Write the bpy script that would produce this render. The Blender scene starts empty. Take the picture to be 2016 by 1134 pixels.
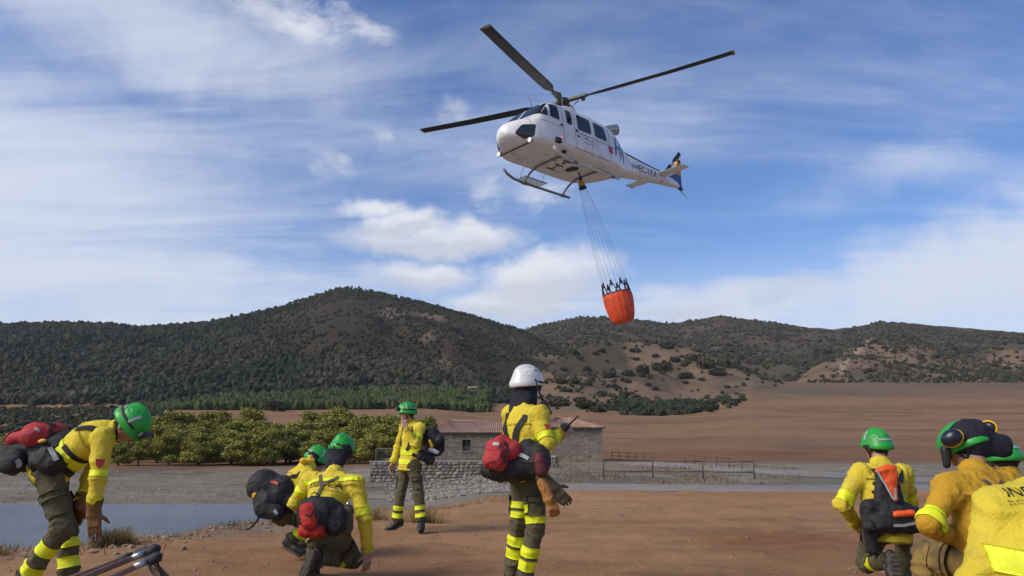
import bpy, bmesh, math, random
import numpy as np
from mathutils import Vector, Matrix
from mathutils.bvhtree import BVHTree

random.seed(7); RNG = np.random.default_rng(11)
scene = bpy.context.scene
COL = scene.collection
PI = math.pi

# ------------------------------------------------------------------ camera
F_PX = 1456.0                       # focal length for a 2016 px wide picture
EYE = np.array([0.0, 0.0, 1.24])    # a crouching photographer
PITCH = math.atan(305 / F_PX)
cam_d = bpy.data.cameras.new('camera'); cam = bpy.data.objects.new('camera', cam_d); COL.objects.link(cam)
cam_d.sensor_width = 36.0; cam_d.lens = 26.0; cam_d.clip_start = 0.1; cam_d.clip_end = 20000
cam.location = EYE; cam.rotation_euler = (PI / 2 + PITCH, 0, 0)
scene.camera = cam

# ------------------------------------------------------------------ light and exposure
SUN_EL, SUN_AZ = math.radians(38), math.radians(-118)     # azimuth from +Y, clockwise; behind the camera to the left
SUN_DIR = np.array([math.sin(SUN_AZ) * math.cos(SUN_EL), math.cos(SUN_AZ) * math.cos(SUN_EL), math.sin(SUN_EL)])
sl = bpy.data.lights.new('sun', 'SUN'); so = bpy.data.objects.new('sun', sl); COL.objects.link(so)
sl.energy = 2.6; sl.angle = math.radians(32); sl.color = (1.0, 0.89, 0.72)
so.rotation_euler = Vector(SUN_DIR).to_track_quat('Z', 'Y').to_euler(); so.location = (-20, -10, 40)
scene.view_settings.view_transform = 'Standard'; scene.view_settings.look = 'None'
scene.view_settings.exposure = 0.50; scene.view_settings.gamma = 1.0
scene.view_settings.use_curve_mapping = False
scene.cycles.max_bounces = 6; scene.cycles.diffuse_bounces = 3; scene.cycles.transparent_max_bounces = 6
scene.cycles.use_adaptive_sampling = True

def ray(px, py):
    c, s = math.cos(PITCH), math.sin(PITCH)
    return np.array([0, c, s]) + np.array([1, 0, 0]) * (px - 1008) / F_PX + np.array([0, -s, c]) * (567 - py) / F_PX
def W(px, py, Y):
    d = ray(px, py); return EYE + d * (Y / d[1])

# ------------------------------------------------------------------ world: Nishita sky with cloud layers
world = bpy.data.worlds.new('World'); scene.world = world; world.use_nodes = True
class NT:
    """tiny node-tree helper"""
    def __init__(s, tree): s.t = tree; s.n = tree.nodes; s.l = tree.links
    def node(s, typ, ins=None, **kw):
        nd = s.n.new(typ)
        for k, v in kw.items(): setattr(nd, k, v)
        if ins:
            for k, v in ins.items():
                sk = nd.inputs[k]
                if isinstance(v, bpy.types.NodeSocket): s.l.new(v, sk)
                else: sk.default_value = v
        return nd
    def math(s, op, a, b=0.0, c=None, clamp=False):
        ins = {0: a, 1: b}
        if c is not None: ins[2] = c
        nd = s.node('ShaderNodeMath', ins, operation=op); nd.use_clamp = clamp
        return nd.outputs[0]
    def noise(s, vec, scale, detail=4.0, rough=0.55, dist=0.0):
        nd = s.node('ShaderNodeTexNoise', {'Scale': scale, 'Detail': detail, 'Roughness': rough, 'Distortion': dist})
        if vec is not None: s.l.new(vec, nd.inputs['Vector'])
        return nd
    def mapr(s, v, a, b, c=0.0, d=1.0, smooth=True):
        nd = s.node('ShaderNodeMapRange', {0: v, 1: a, 2: b, 3: c, 4: d})
        nd.interpolation_type = 'SMOOTHSTEP' if smooth else 'LINEAR'
        return nd.outputs[0]
    def mix(s, fac, a, b):
        nd = s.node('ShaderNodeMix', data_type='RGBA')
        for k, v in ((0, fac), (6, a), (7, b)):
            if isinstance(v, bpy.types.NodeSocket): s.l.new(v, nd.inputs[k])
            else: nd.inputs[k].default_value = v if k == 0 else (*v[:3], 1.0)
        return nd.outputs[2]
w = NT(world.node_tree); w.n.clear()
sky = w.node('ShaderNodeTexSky', sky_type='NISHITA'); sky.sun_disc = False
sky.sun_elevation = SUN_EL; sky.sun_rotation = SUN_AZ
sky.altitude = 900; sky.air_density = 1.0; sky.dust_density = 0.25; sky.ozone_density = 2.6
tc = w.node('ShaderNodeTexCoord'); dirv = tc.outputs['Generated']
sep = w.node('ShaderNodeSeparateXYZ', {0: dirv})
az = w.math('ARCTAN2', sep.outputs[0], sep.outputs[1]); el = w.math('ARCSINE', sep.outputs[2])
zz_ = w.math('MAXIMUM', w.math('ADD', sep.outputs[2], 0.10), 0.04)
plane = w.node('ShaderNodeCombineXYZ', {0: w.math('DIVIDE', sep.outputs[0], zz_), 1: w.math('DIVIDE', sep.outputs[1], zz_), 2: 0.0}).outputs[0]
# warped az/el for cloud shapes
wn = w.noise(dirv, 4.5, 3.0, 0.6).outputs['Color']; wn2 = w.noise(dirv, 24.0, 3.0, 0.62)
ae = w.node('ShaderNodeCombineXYZ', {0: az, 1: el, 2: 0.0}).outputs[0]
def vop(op, a, b):
    return w.node('ShaderNodeVectorMath', {0: a, 1: b}, operation=op).outputs[0]
aew = vop('ADD', ae, vop('MULTIPLY', vop('SUBTRACT', wn, (.5, .5, .5)), (0.20, 0.10, 0)))
aew = vop('ADD', aew, vop('MULTIPLY', vop('SUBTRACT', wn2.outputs['Color'], (.5, .5, .5)), (0.075, 0.050, 0)))
aew2 = vop('ADD', ae, vop('MULTIPLY', vop('SUBTRACT', wn, (.5, .5, .5)), (0.10, 0.045, 0)))
aew2 = vop('ADD', aew2, vop('MULTIPLY', vop('SUBTRACT', wn2.outputs['Color'], (.5, .5, .5)), (0.085, 0.050, 0)))
aew3 = vop('ADD', ae, vop('MULTIPLY', vop('SUBTRACT', wn2.outputs['Color'], (.5, .5, .5)), (0.070, 0.030, 0)))
def sky_ae(px, py):
    d = ray(px, py); d = d / np.linalg.norm(d); return math.atan2(d[0], d[1]), math.asin(d[2])
def blob(px, py, hw, hh, rot=0.0, soft=0.6, src=None):
    """soft ellipse of cloud round a direction; returns (density, local coordinates inside it)"""
    a0, e0 = sky_ae(px, py); a1, _ = sky_ae(px + hw, py); _, e1 = sky_ae(px, py - hh)
    mpn = w.node('ShaderNodeMapping', {0: src or aew, 'Location': (a0, e0, 0), 'Rotation': (0, 0, rot), 'Scale': (abs(a1 - a0), abs(e1 - e0), 1)}, vector_type='TEXTURE').outputs[0]
    r = w.node('ShaderNodeVectorMath', {0: mpn}, operation='LENGTH').outputs['Value']
    return w.mapr(r, 1.0, 1.0 - soft), mpn
def vmax(lst):
    o = lst[0]
    for k in lst[1:]: o = w.math('MAXIMUM', o, k)
    return o
# thin high veil: fibrous streaks over the whole dome, thicker where broad sheets lie
mp = w.node('ShaderNodeMapping', {0: plane, 'Rotation': (0, 0, math.radians(24)), 'Scale': (0.50, 1.6, 1)}).outputs[0]
n1 = w.noise(mp, 1.25, 7.0, 0.64, 0.55).outputs[0]
n2 = w.noise(plane, 0.42, 2.0, 0.5).outputs[0]
sheets = [w.math('MULTIPLY', blob(-150, 330, 1080, 470, 0.0, 1.0)[0], 1.0), blob(120, 570, 900, 250, 0, 0.9)[0], blob(1930, 560, 860, 200, 0.13, 0.75)[0],
          blob(1420, 600, 480, 130, 0.05, 0.9)[0], w.math('MULTIPLY', blob(1150, 250, 500, 210, 0.1, 1.0)[0], .35), w.math('MULTIPLY', blob(1750, 330, 420, 90, 0.08, 1.0)[0], .38), w.math('MULTIPLY', blob(300, 60, 640, 230, 0, 1.0)[0], .85)]
sv = vmax(sheets)
bias = w.math('ADD', w.math('MULTIPLY', n1, 0.80), w.math('ADD', w.math('MULTIPLY', sv, 0.42), w.math('MULTIPLY', n2, 0.16)))
veil = w.mapr(bias, 0.40, 0.95)
low = w.math('MULTIPLY', w.mapr(el, math.radians(16), math.radians(4)), 0.80)       # thin cloud seen edge on near the horizon
thin = w.math('MAXIMUM', w.math('MULTIPLY', veil, 0.92), low)
# solid cumulus / lenticular clouds with ragged edges
cum = []
for spec in [(540, 0, 260, 120, -0.3, 1.0), (700, 40, 140, 60, -0.3, 1.0), (650, 335, 115, 62, -0.4, 1.0), (735, 408, 130, 44, 0.05, 1.0),
             (845, 468, 270, 76, 0.02, .9), (830, 548, 190, 60, 0, 1.0), (1080, 545, 220, 104, 0.15, .9), (1010, 605, 230, 70, 0, .9),
             (965, 375, 90, 62, 0.1, 1.0), (1075, 375, 100, 66, 0.1, 1.0), (890, 225, 90, 70, -.2, 1.0), (920, 295, 100, 44, 0.1, 1.0), (560, 428, 60, 34, -0.3, 1.0), (755, 275, 44, 60, 0, 1.0)]:
    cum.append(blob(*spec, src=aew2))
cn = w.noise(w.node('ShaderNodeMapping', {0: dirv, 'Scale': (1, 1, 2.1)}).outputs[0], 6.5, 8.0, 0.66, 0.6).outputs[0]
cm = vmax([w.math('MULTIPLY', c[0], wt) for c, wt in zip(cum, (.9, .75, .7, .8, .7, .7, .7, .7, .7, .7, .5, .5, .5, .45))])
cden = w.math('MULTIPLY', w.mapr(w.math('ADD', w.math('MULTIPLY', cm, 0.62), w.math('MULTIPLY', w.math('SUBTRACT', cn, 0.5), 1.55)), 0.12, 0.80), w.mapr(cm, 0.0, 0.45))
def belly_of(c):
    sp_ = w.node('ShaderNodeSeparateXYZ', {0: c[1]}); return w.math('MULTIPLY', c[0], w.mapr(sp_.outputs[1], 0.30, -0.55))
belly = w.math('MULTIPLY', vmax([belly_of(cum[i]) for i in (4, 5, 6, 7)]), 1.5, clamp=True)
lens = [blob(*sp_, src=aew3) for sp_ in [(848, 470, 225, 54, 0.02, .55), (790, 440, 110, 34, .15, .6), (825, 545, 150, 44, 0, .85), (1085, 545, 180, 80, .16, .6), (1010, 602, 175, 46, 0, .6), (730, 408, 90, 22, .06, .8)]]
lden = w.math('MULTIPLY', vmax([l_[0] for l_ in lens]), w.mapr(cn, .25, .6, .72, 1.0))
lbel = w.math('MULTIPLY', vmax([belly_of(l_) for l_ in lens[:5]]), 1.8, clamp=True)
gd = w.math('MULTIPLY', vmax([blob(1565, 553, 100, 42, 0, 1.0)[0], blob(1330, 600, 170, 26, 0.05, 1.0)[0]]), w.mapr(cn, .3, .6, .4, 1.2))   # grey scud
hsv = w.node('ShaderNodeHueSaturation', {'Hue': 0.510, 'Saturation': 1.18, 'Value': 1.16, 'Color': sky.outputs[0]}).outputs[0]
CW = (6.3, 6.45, 6.9); CG = (4.7, 4.9, 5.6)
c1 = w.mix(thin, hsv, (5.4, 5.8, 6.75))
c2 = w.mix(w.math('MULTIPLY', cden, 0.82), c1, w.mix(w.math('MULTIPLY', belly, 0.9), CW, CG))
c2 = w.mix(w.math('MULTIPLY', lden, 0.90), c2, w.mix(w.math('MULTIPLY', lbel, 0.85), CW, CG))
c3 = w.mix(w.math('MULTIPLY', gd, 0.62), c2, (4.0, 4.4, 5.5))
bg = w.node('ShaderNodeBackground', {0: c3, 1: 0.095})
wo = w.node('ShaderNodeOutputWorld', {0: bg.outputs[0]})
world.cycles.sampling_method = 'MANUAL'; world.cycles.sample_map_resolution = 256

# ------------------------------------------------------------------ generic helpers
LOC = {}
def tag(o, label=None, cat=None, group=None, kind=None):
    if label: o['label'] = label
    if cat: o['category'] = cat
    if group: o['group'] = group
    if kind: o['kind'] = kind
    return o
def empty(name, loc, label=None, cat=None, group=None):
    o = bpy.data.objects.new(name, None); COL.objects.link(o); o.location = tuple(map(float, loc))
    o.empty_display_size = 0.2; LOC[o.name] = np.array(loc, float)
    return tag(o, label, cat, group)
def mesh_of(name, v, f, m=None, smooth=True):
    me = bpy.data.meshes.new(name); v = np.asarray(v, float)
    if isinstance(f, np.ndarray) and f.ndim == 2:
        k = f.shape[1]; n = len(f)
        me.vertices.add(len(v)); me.vertices.foreach_set('co', v.astype(np.float32).ravel())
        me.loops.add(n * k); me.loops.foreach_set('vertex_index', f.astype(np.int32).ravel())
        me.polygons.add(n); me.polygons.foreach_set('loop_start', np.arange(0, n * k, k, dtype=np.int32))
        me.update(calc_edges=True)
    else:
        me.from_pydata(v.tolist(), [], [tuple(int(i) for i in q) for q in f]); me.update()
    if len(me.polygons): me.polygons.foreach_set('use_smooth', np.full(len(me.polygons), smooth))
    if m is not None: me.materials.append(m)
    return me
def mk(name, v, f, m, parent=None, smooth=True, local=False):
    """one mesh object; world vertices are brought into the frame of its root unless local"""
    v = np.asarray(v, float)
    base = np.zeros(3)
    if parent is not None: base = LOC[parent.name]
    if not local: v = v - base
    o = bpy.data.objects.new(name, mesh_of(name, v, f, m, smooth)); COL.objects.link(o)
    if parent is not None: o.parent = parent
    LOC[o.name] = base
    return o
def rebase(o):
    """move a top-level mesh's origin to the middle of its foot"""
    me = o.data; n = len(me.vertices); a = np.empty(n * 3, np.float32); me.vertices.foreach_get('co', a); a = a.reshape(-1, 3)
    c = np.array([(a[:, 0].min() + a[:, 0].max()) / 2, (a[:, 1].min() + a[:, 1].max()) / 2, a[:, 2].min()])
    me.vertices.foreach_set('co', (a - c).astype(np.float32).ravel()); o.location = tuple(map(float, c)); me.update(); LOC[o.name] = np.array(c, float)
    return o
class MB:
    """collects shapes into one vertex / face list"""
    def __init__(s): s.v = []; s.f = []
    def add(s, v, f):
        n = len(s.v); s.v += [tuple(map(float, p)) for p in v]; s.f += [tuple(i + n for i in q) for q in f]; return s
    def box(s, c, h, ax=None):
        c = np.asarray(c, float); A = np.eye(3) if ax is None else np.asarray(ax, float)
        v = [c + A[0] * h[0] * x + A[1] * h[1] * y + A[2] * h[2] * z for x in (-1, 1) for y in (-1, 1) for z in (-1, 1)]
        return s.add(v, [(0, 1, 3, 2), (4, 6, 7, 5), (0, 4, 5, 1), (2, 3, 7, 6), (0, 2, 6, 4), (1, 5, 7, 3)])
    def tube(s, pts, r, n=8, cap=True):
        pts = [np.asarray(p, float) for p in pts]; R_ = r if hasattr(r, '__len__') else [r] * len(pts)
        v = []; f = []; prev = None
        for i, p in enumerate(pts):
            t = pts[min(i + 1, len(pts) - 1)] - pts[max(i - 1, 0)]; t = t / (np.linalg.norm(t) + 1e-12)
            if prev is None:
                u = np.cross(t, [0, 0, 1.0] if abs(t[2]) < 0.9 else [1.0, 0, 0])
            else: u = prev - t * (prev @ t)
            u = u / np.linalg.norm(u); prev = u; q = np.cross(t, u)
            for k in range(n):
                a = 2 * PI * k / n; v.append(p + R_[i] * (u * math.cos(a) + q * math.sin(a)))
        for i in range(len(pts) - 1):
            for k in range(n): f.append((i * n + k, i * n + (k + 1) % n, (i + 1) * n + (k + 1) % n, (i + 1) * n + k))
        if cap: f.append(tuple(range(n))[::-1]); f.append(tuple(range((len(pts) - 1) * n, len(pts) * n)))
        return s.add(v, f)
    def loft(s, rings, cap=True):
        n = len(rings[0]); v = [p for r_ in rings for p in r_]; f = []
        for i in range(len(rings) - 1):
            for k in range(n): f.append((i * n + k, i * n + (k + 1) % n, (i + 1) * n + (k + 1) % n, (i + 1) * n + k))
        if cap: f.append(tuple(range(n))[::-1]); f.append(tuple(range((len(rings) - 1) * n, len(rings) * n)))
        return s.add(v, f)
    def sphere(s, c, r, nu=10, nv=7, ax=None):
        c = np.asarray(c, float); r = np.asarray(r if hasattr(r, '__len__') else (r, r, r), float); A = np.eye(3) if ax is None else np.asarray(ax)
        rings = []
        for j in range(nv + 1):
            th = PI * (0.02 + 0.96 * j / nv)
            rings.append([c + (A[0] * r[0] * math.sin(th) * math.cos(2 * PI * k / nu) + A[1] * r[1] * math.sin(th) * math.sin(2 * PI * k / nu) - A[2] * r[2] * math.cos(th)) for k in range(nu)])
        return s.loft(rings)
    def obj(s, name, m, parent=None, smooth=True, local=False): return mk(name, s.v, s.f, m, parent, smooth, local)
def unit(v): v = np.asarray(v, float); return v / (np.linalg.norm(v) + 1e-12)
def frame(fwd, upv):
    """rows: right, forward, up"""
    f_ = unit(fwd); r_ = unit(np.cross(f_, upv)); u_ = np.cross(r_, f_); return np.array([r_, f_, u_])
# vectorised value noise
_perm = np.random.default_rng(3).random(4096).astype(np.float32)
def vnoise(p):
    p = np.asarray(p, np.float64); i = np.floor(p).astype(np.int64); fr = p - i; fr = fr * fr * (3 - 2 * fr); o = np.zeros(len(p))
    for dx in (0, 1):
        for dy in (0, 1):
            for dz in (0, 1):
                h = ((i[:, 0] + dx) * 73856093 ^ (i[:, 1] + dy) * 19349663 ^ (i[:, 2] + dz) * 83492791)
                h = (h ^ (h >> 13)) * 1274126177; val = _perm[(h ^ (h >> 16)) & 4095]
                o += val * (fr[:, 0] if dx else 1 - fr[:, 0]) * (fr[:, 1] if dy else 1 - fr[:, 1]) * (fr[:, 2] if dz else 1 - fr[:, 2])
    return o * 2 - 1
def fbm(p, oct=4, gain=0.5):
    p = np.asarray(p, float); a = 1.0; o = np.zeros(len(p))
    for k in range(oct): o += a * vnoise(p * (2.03 ** k) + 17.3 * k); a *= gain
    return o
# ------------------------------------------------------------------ materials
MATS = {}
def material(name, col, rough=0.7, var=0.15, scale=6.0, bump=0.0, bscale=40.0, metal=0.0, coat=0.0, col2=None, spec=0.5, detail=5.0, dirt=None, thr=(0.35, 0.7)):
    """procedural surface: base colour broken up by noise, fine relief from a second noise"""
    if name in MATS: return MATS[name]
    m = bpy.data.materials.new(name); m.use_nodes = True; MATS[name] = m
    t = NT(m.node_tree); t.n.clear()
    tcn = t.node('ShaderNodeTexCoord'); P = tcn.outputs['Object']
    n = t.noise(P, scale, detail, 0.6).outputs[0]
    c = np.array(col[:3]); d = np.array(col2[:3]) if col2 is not None else c * (1 - var)
    base = t.mix(t.mapr(n, thr[0], thr[1]), tuple(np.clip(c * (1 + var * 0.5), 0, 1)) if col2 is None else tuple(c), tuple(d))
    if dirt is not None:
        n4 = t.noise(P, dirt[1], 6.0, 0.65).outputs[0]
        base = t.mix(t.mapr(n4, dirt[2], dirt[2] + 0.2, 0, dirt[3]), base, dirt[0])
    b = t.node('ShaderNodeBsdfPrincipled', {'Base Color': base, 'Metallic': metal, 'Coat Weight': coat, 'Specular IOR Level': spec})
    n2 = t.noise(P, scale * 3.1, 4.0).outputs[0]
    t.l.new(t.mapr(n2, 0.3, 0.7, max(rough - 0.08, 0.02), min(rough + 0.08, 1), False), b.inputs['Roughness'])
    if bump > 0:
        n3 = t.noise(P, bscale, 6.0, 0.6).outputs[0]
        bp = t.node('ShaderNodeBump', {'Strength': bump, 'Distance': 0.02, 'Height': n3}); t.l.new(bp.outputs[0], b.inputs['Normal'])
    t.node('ShaderNodeOutputMaterial', {0: b.outputs[0]})
    return m
def emission(name, col, strength):
    if name in MATS: return MATS[name]
    m = bpy.data.materials.new(name); m.use_nodes = True; MATS[name] = m; t = NT(m.node_tree); t.n.clear()
    e = t.node('ShaderNodeEmission', {0: (*col, 1), 1: strength}); t.node('ShaderNodeOutputMaterial', {0: e.outputs[0]}); return m
# ------------------------------------------------------------------ terrain
def zz(py, Y):
    return EYE[2] + Y * math.tan(PITCH + math.atan((567 - py) / F_PX))
def az_of(px, py=872):
    d = ray(px, py); return math.atan2(d[0], d[1])
WATER_Z = -1.45
_far_l = [(150, zz(842, 150)), (240, zz(806, 240)), (310, zz(797, 310)), (600, zz(770, 600))]
_far_m = [(120, zz(868, 120)), (200, zz(828, 200)), (260, zz(813, 260)), (420, zz(795, 420)), (700, zz(780, 700))]
_far_r = [(120, zz(864, 120)), (200, zz(820, 200)), (300, zz(778, 300)), (420, zz(755, 420)), (700, zz(745, 700))]
def _left(e): return [(0, 0), (e - 0.3, 0), (e + .6, -.16), (e + 1.6, -.85), (e + 3, -1.8), (e + 6, -2.3), (30, -2.1), (34.5, WATER_Z), (37, -1.22), (50, -.98), (62, -.78), (78, -.45), (110, .9)] + _far_l
_right = [(0, 0), (20, 0), (22, -.12), (27, -.5), (34, -.64), (41, -.6), (58, -.36), (75, -.3)]
FIELD = {-900: _left(9.2), 0: _left(9.4), 200: _left(9.9), 340: _left(10.7), 430: _left(11.7), 510: _left(12.7),
         575: [(0, 0), (13.2, 0), (15, -.3), (18, -1.0), (24, -1.4), (30, -1.38), (37, -1.2), (50, -.98), (62, -.78), (78, -.45), (110, .9)] + _far_l,
         660: [(0, 0), (14, 0), (17, -.3), (24, -.95), (34, -1.15), (50, -1.0), (78, -.45), (110, .9)] + _far_l,
         800: [(0, 0), (14.5, 0), (18, -.4), (24, -.95), (34, -1.1), (45, -1.0), (60, -.4), (80, -.3), (110, .9)] + _far_l,
         1000: [(0, 0), (18, 0), (22, -.25), (28, -.6), (36, -.75), (50, -.5), (65, -.25), (80, -.3)] + _far_m,
         1100: _right + _far_m, 1300: _right + _far_m, 1500: _right + _far_r, 2016: _right + _far_r, 2900: _right + _far_r}
F_AZ = np.array([az_of(k) for k in FIELD]); F_KEYS = [np.array(v) for v in FIELD.values()]
RIDGES = [  # crest (px, py, distance), foot distance and height
    ('main', [(-900, 600, 780), (-400, 622, 740), (0, 640, 700), (130, 637, 690), (200, 638, 690), (280, 645, 690), (340, 640, 690), (400, 637, 680), (450, 628, 680), (500, 617, 680), (560, 600, 690), (600, 588, 700), (650, 571, 700), (700, 565, 700), (760, 579, 700), (830, 596, 690), (900, 614, 680), (960, 631, 660), (1030, 652, 640), (1100, 690, 600), (1200, 740, 520), (1300, 815, 450)], 300, 799),
    ('right', [(600, 720, 1000), (900, 668, 1000), (1030, 648, 1000), (1080, 636, 1000), (1150, 622, 980), (1230, 626, 960), (1330, 637, 960), (1420, 620, 950), (1500, 633, 950), (1640, 648, 950), (1740, 634, 900), (1800, 637, 900), (1900, 645, 900), (2016, 655, 900), (2900, 640, 900)], 430, 778),
    ('brown', [(980, 800, 330), (1060, 735, 380), (1110, 697, 420), (1160, 677, 450), (1250, 670, 470), (1340, 682, 470), (1420, 707, 450), (1500, 740, 430), (1600, 775, 420)], 255, 814),
    ('brown2', [(1540, 770, 500), (1640, 700, 560), (1690, 670, 600), (1740, 658, 620), (1810, 667, 600), (1870, 700, 560), (1930, 690, 580), (1990, 672, 600), (2100, 664, 600), (2900, 664, 600)], 430, 762)]
R_DATA = []
for nm, cr, ft, fpy in RIDGES:
    a = np.array([az_of(p[0], p[1]) for p in cr]); P3 = np.array([W(*p) for p in cr])
    R_DATA.append((nm, a, np.hypot(P3[:, 0], P3[:, 1]), P3[:, 2], ft, zz(fpy, ft)))
def smooth_interp(x, xp, fp):
    return (np.interp(x - .006, xp, fp) + np.interp(x, xp, fp) * 2 + np.interp(x + .006, xp, fp)) / 4
def ground(x, y, detail=True):
    """height of the land, with the hill mask and the ridge index"""
    x = np.atleast_1d(np.asarray(x, float)); y = np.atleast_1d(np.asarray(y, float))
    a = np.arctan2(x, y); Yd = np.where(y > 1, y, np.hypot(x, y)); Yd = np.where(np.abs(a) > 0.9, np.hypot(x, y), Yd)
    cols = np.stack([np.interp(Yd, k[:, 0], k[:, 1]) for k in F_KEYS])
    ii = np.clip(np.searchsorted(F_AZ, a) - 1, 0, len(F_AZ) - 2); t = np.clip((a - F_AZ[ii]) / (F_AZ[ii + 1] - F_AZ[ii]), 0, 1); t = t * t * (3 - 2 * t)
    n = np.arange(len(a)); z = cols[ii, n] * (1 - t) + cols[ii + 1, n] * t
    fade = np.clip((2.0 - np.abs(a)) / 0.6, 0, 1)     # flat country behind the photographer
    z = z * fade
    hill = np.zeros(len(a)); rid = np.full(len(a), -1)
    r = np.hypot(x, y)
    q = np.stack([x, y, np.zeros_like(x)], 1)
    nz = fbm(q / 70.0, 4); nf = fbm(q / 18.0, 3)
    for k, (nm, ra, rr, rz, ft, fz) in enumerate(R_DATA):
        rc = np.interp(a, ra, rr); zc = smooth_interp(a, ra, rz)
        rf = ft / np.maximum(np.cos(np.clip(a, -.9, .9)), .3) * .97
        tt = (r - rf) / np.maximum(rc - rf, 20)
        g = np.where(tt < 1, np.clip(tt, 0, 1) ** 1.12, 1 - (tt - 1) * 0.75)
        h = fz + (zc - fz) * g + np.clip(g * (1 - g) * 4, 0, 1) * (nz * 9 + nf * 1.6) * np.clip((zc - fz) / 60, .2, 1)
        valid = (tt > 0) & (a > ra[0] - .05) & (a < ra[-1] + .05)
        if nm in ('main', 'right', 'brown2'): valid = valid | ((tt > 0) & (np.abs(a) > .6) & (fade > 0) & (((nm == 'main') & (a < 0)) | ((nm != 'main') & (a > 0))))
        h = np.where(valid, h * fade, -999)
        up_ = h > z
        hill = np.where(up_, np.clip(tt, 0, 1), hill); rid = np.where(up_, k, rid); z = np.maximum(z, h)
    if detail:
        near = np.clip((60 - r) / 30, 0, 1)
        ruts = sum(-.030 * np.exp(-((y - (c0 + .018 * x + .12 * np.sin(x * .35 + c0))) / .11) ** 2) for c0 in (6.9, 8.4, 11.6, 13.3, 5.1)) * np.clip(.6 + vnoise(q / 1.6), 0, 1)
        prints = np.clip(vnoise(q / .16 + 31) - .45, 0, 1) * -.035 * np.clip(vnoise(q / 1.2 + 3) + .4, 0, 1)
        z = z + near * (fbm(q / 2.2, 3) * 0.028 + fbm(q / 0.55 + 5, 2) * 0.014 + ruts + prints)
        midf = np.clip((r - 60) / 60, 0, 1) * (rid < 0); z = z + midf * fbm(q / 25.0, 2) * 0.35
    return z, hill, rid
def gz(x, y): return float(ground(x, y)[0][0])

rr = [0.35]
while rr[-1] < 2600: rr.append(rr[-1] + max(0.11, 0.0145 * rr[-1]))
rr = np.array(rr); azs = np.concatenate([np.radians(np.arange(-180, -44, 4.0)), np.radians(np.arange(-44, 44, 0.20)), np.radians(np.arange(44, 180, 4.0))])
NA, NR = len(azs), len(rr)
A_, R_ = np.meshgrid(azs, rr, indexing='ij'); gx = (R_ * np.sin(A_)).ravel(); gy = (R_ * np.cos(A_)).ravel()
gzv, ghill, grid_ = ground(gx, gy)
gv = np.stack([gx, gy, gzv], 1)
i0 = np.arange(NA * NR).reshape(NA, NR); i1 = np.roll(i0, -1, axis=0)
gf = np.stack([i0[:, :-1].ravel(), i0[:, 1:].ravel(), i1[:, 1:].ravel(), i1[:, :-1].ravel()], 1)[:, ::-1]
cv = np.vstack([gv, [[0, 0, 0.0]]])
cap_f = np.stack([i0[:, 0], i1[:, 0], np.full(NA, NA * NR), np.full(NA, NA * NR)], 1)   # small fan under the camera
# base colours of the land (soil, gravel, stubble, scrub; hills lowered for cloud shadow)
q = np.stack([gx, gy, np.zeros_like(gx)], 1); a_v = np.arctan2(gx, gy); r_v = np.hypot(gx, gy)
u_px = 1008 + 1487 * np.tan(np.clip(a_v, -1.2, 1.2))
n_l = fbm(q / 9.0, 4); n_s = fbm(q / 1.7, 3); n_h = fbm(q / 45.0, 4); n_b = fbm(q / 14.0, 3)
def L(c): return np.array(c)[None, :]
def mixc(c, d, t): return c * (1 - t[:, None]) + d * t[:, None]
sst = lambda x, a, b: (lambda t: t * t * (3 - 2 * t))(np.clip((x - a) / (b - a), 0, 1))
colr = np.repeat(L((.325, .185, .096)), len(gx), 0)
colr = mixc(colr, L((.245, .132, .070)), sst(n_l + .5 * n_s, -.1, .7) * .8)
colr = mixc(colr, L((.355, .215, .120)), sst(n_s - .3 * n_l, .15, .8) * .5)
redp = np.exp(-(((gx - 3.6) / 1.1) ** 2 + ((gy - 10.2) / .7) ** 2)) * (n_s > -.25)       # churned red earth
colr = mixc(colr, L((.215, .085, .045)), np.clip(redp, 0, 1) * .8)
lf = sst(-u_px, -720, -420)
ycm = np.where(np.abs(a_v) < .9, gy, r_v)
bank = sst(ycm, 21, 27) * (1 - lf) + sst(ycm, 9.5, 12) * lf
gravel = mixc(np.repeat(L((.205, .176, .140)), len(gx), 0), L((.14, .120, .098)), sst(n_b + n_s * .4, 0, .6))
gravel = mixc(gravel, L((.30, .27, .22)), sst(n_s, .25, .6) * .5)
colr = mixc(colr, gravel, bank)
redbank = mixc(np.repeat(L((.200, .112, .064)), len(gx), 0), L((.16, .095, .06)), sst(n_b, -.2, .6))
colr = mixc(colr, redbank, sst(ycm + n_b * 4, 56, 66))
bands = np.sin(ycm * .11 + n_h * 2.2 + a_v * 3)
field = mixc(np.repeat(L((.250, .146, .082)), len(gx), 0), L((.200, .125, .076)), sst(bands + n_b * .5, -.2, .9))
field = mixc(field, L((.245, .150, .085)), sst(np.sin(ycm * .043 + 1.3) + n_h * .6, .45, 1.0) * .8)
for c0, sl_, wd in ((92, 6, .9), (104, -10, .7), (128, 14, 1.1), (150, -8, 1.2), (186, 20, 1.6), (225, -14, 2.0)):
    ln_ = np.exp(-((ycm - c0 - sl_ * (a_v - .2) * 3 - n_h * 3) / wd) ** 2) * sst(n_b + .5 * n_l, -.5, .2)
    field = mixc(field, L((.10, .075, .045)), ln_ * .75)
colr = mixc(colr, field, sst(ycm, 82, 110))
bare = mixc(np.repeat(L((.170, .115, .075)), len(gx), 0), L((.135, .105, .075)), sst(n_h + n_b * .5, -.1, .7))
colr = mixc(colr, bare, sst(ycm + n_h * 25, 255, 330) * (u_px > 1000))
hm = mixc(np.repeat(L((.042, .036, .026)), len(gx), 0), L((.066, .049, .035)), sst(n_h, -.1, .6))  # tall hill: scrub tone, darkened further to carry the cloud shadow
hm = mixc(hm, L((.034, .036, .022)), sst(-u_px, -470, -300) * .8)
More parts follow.
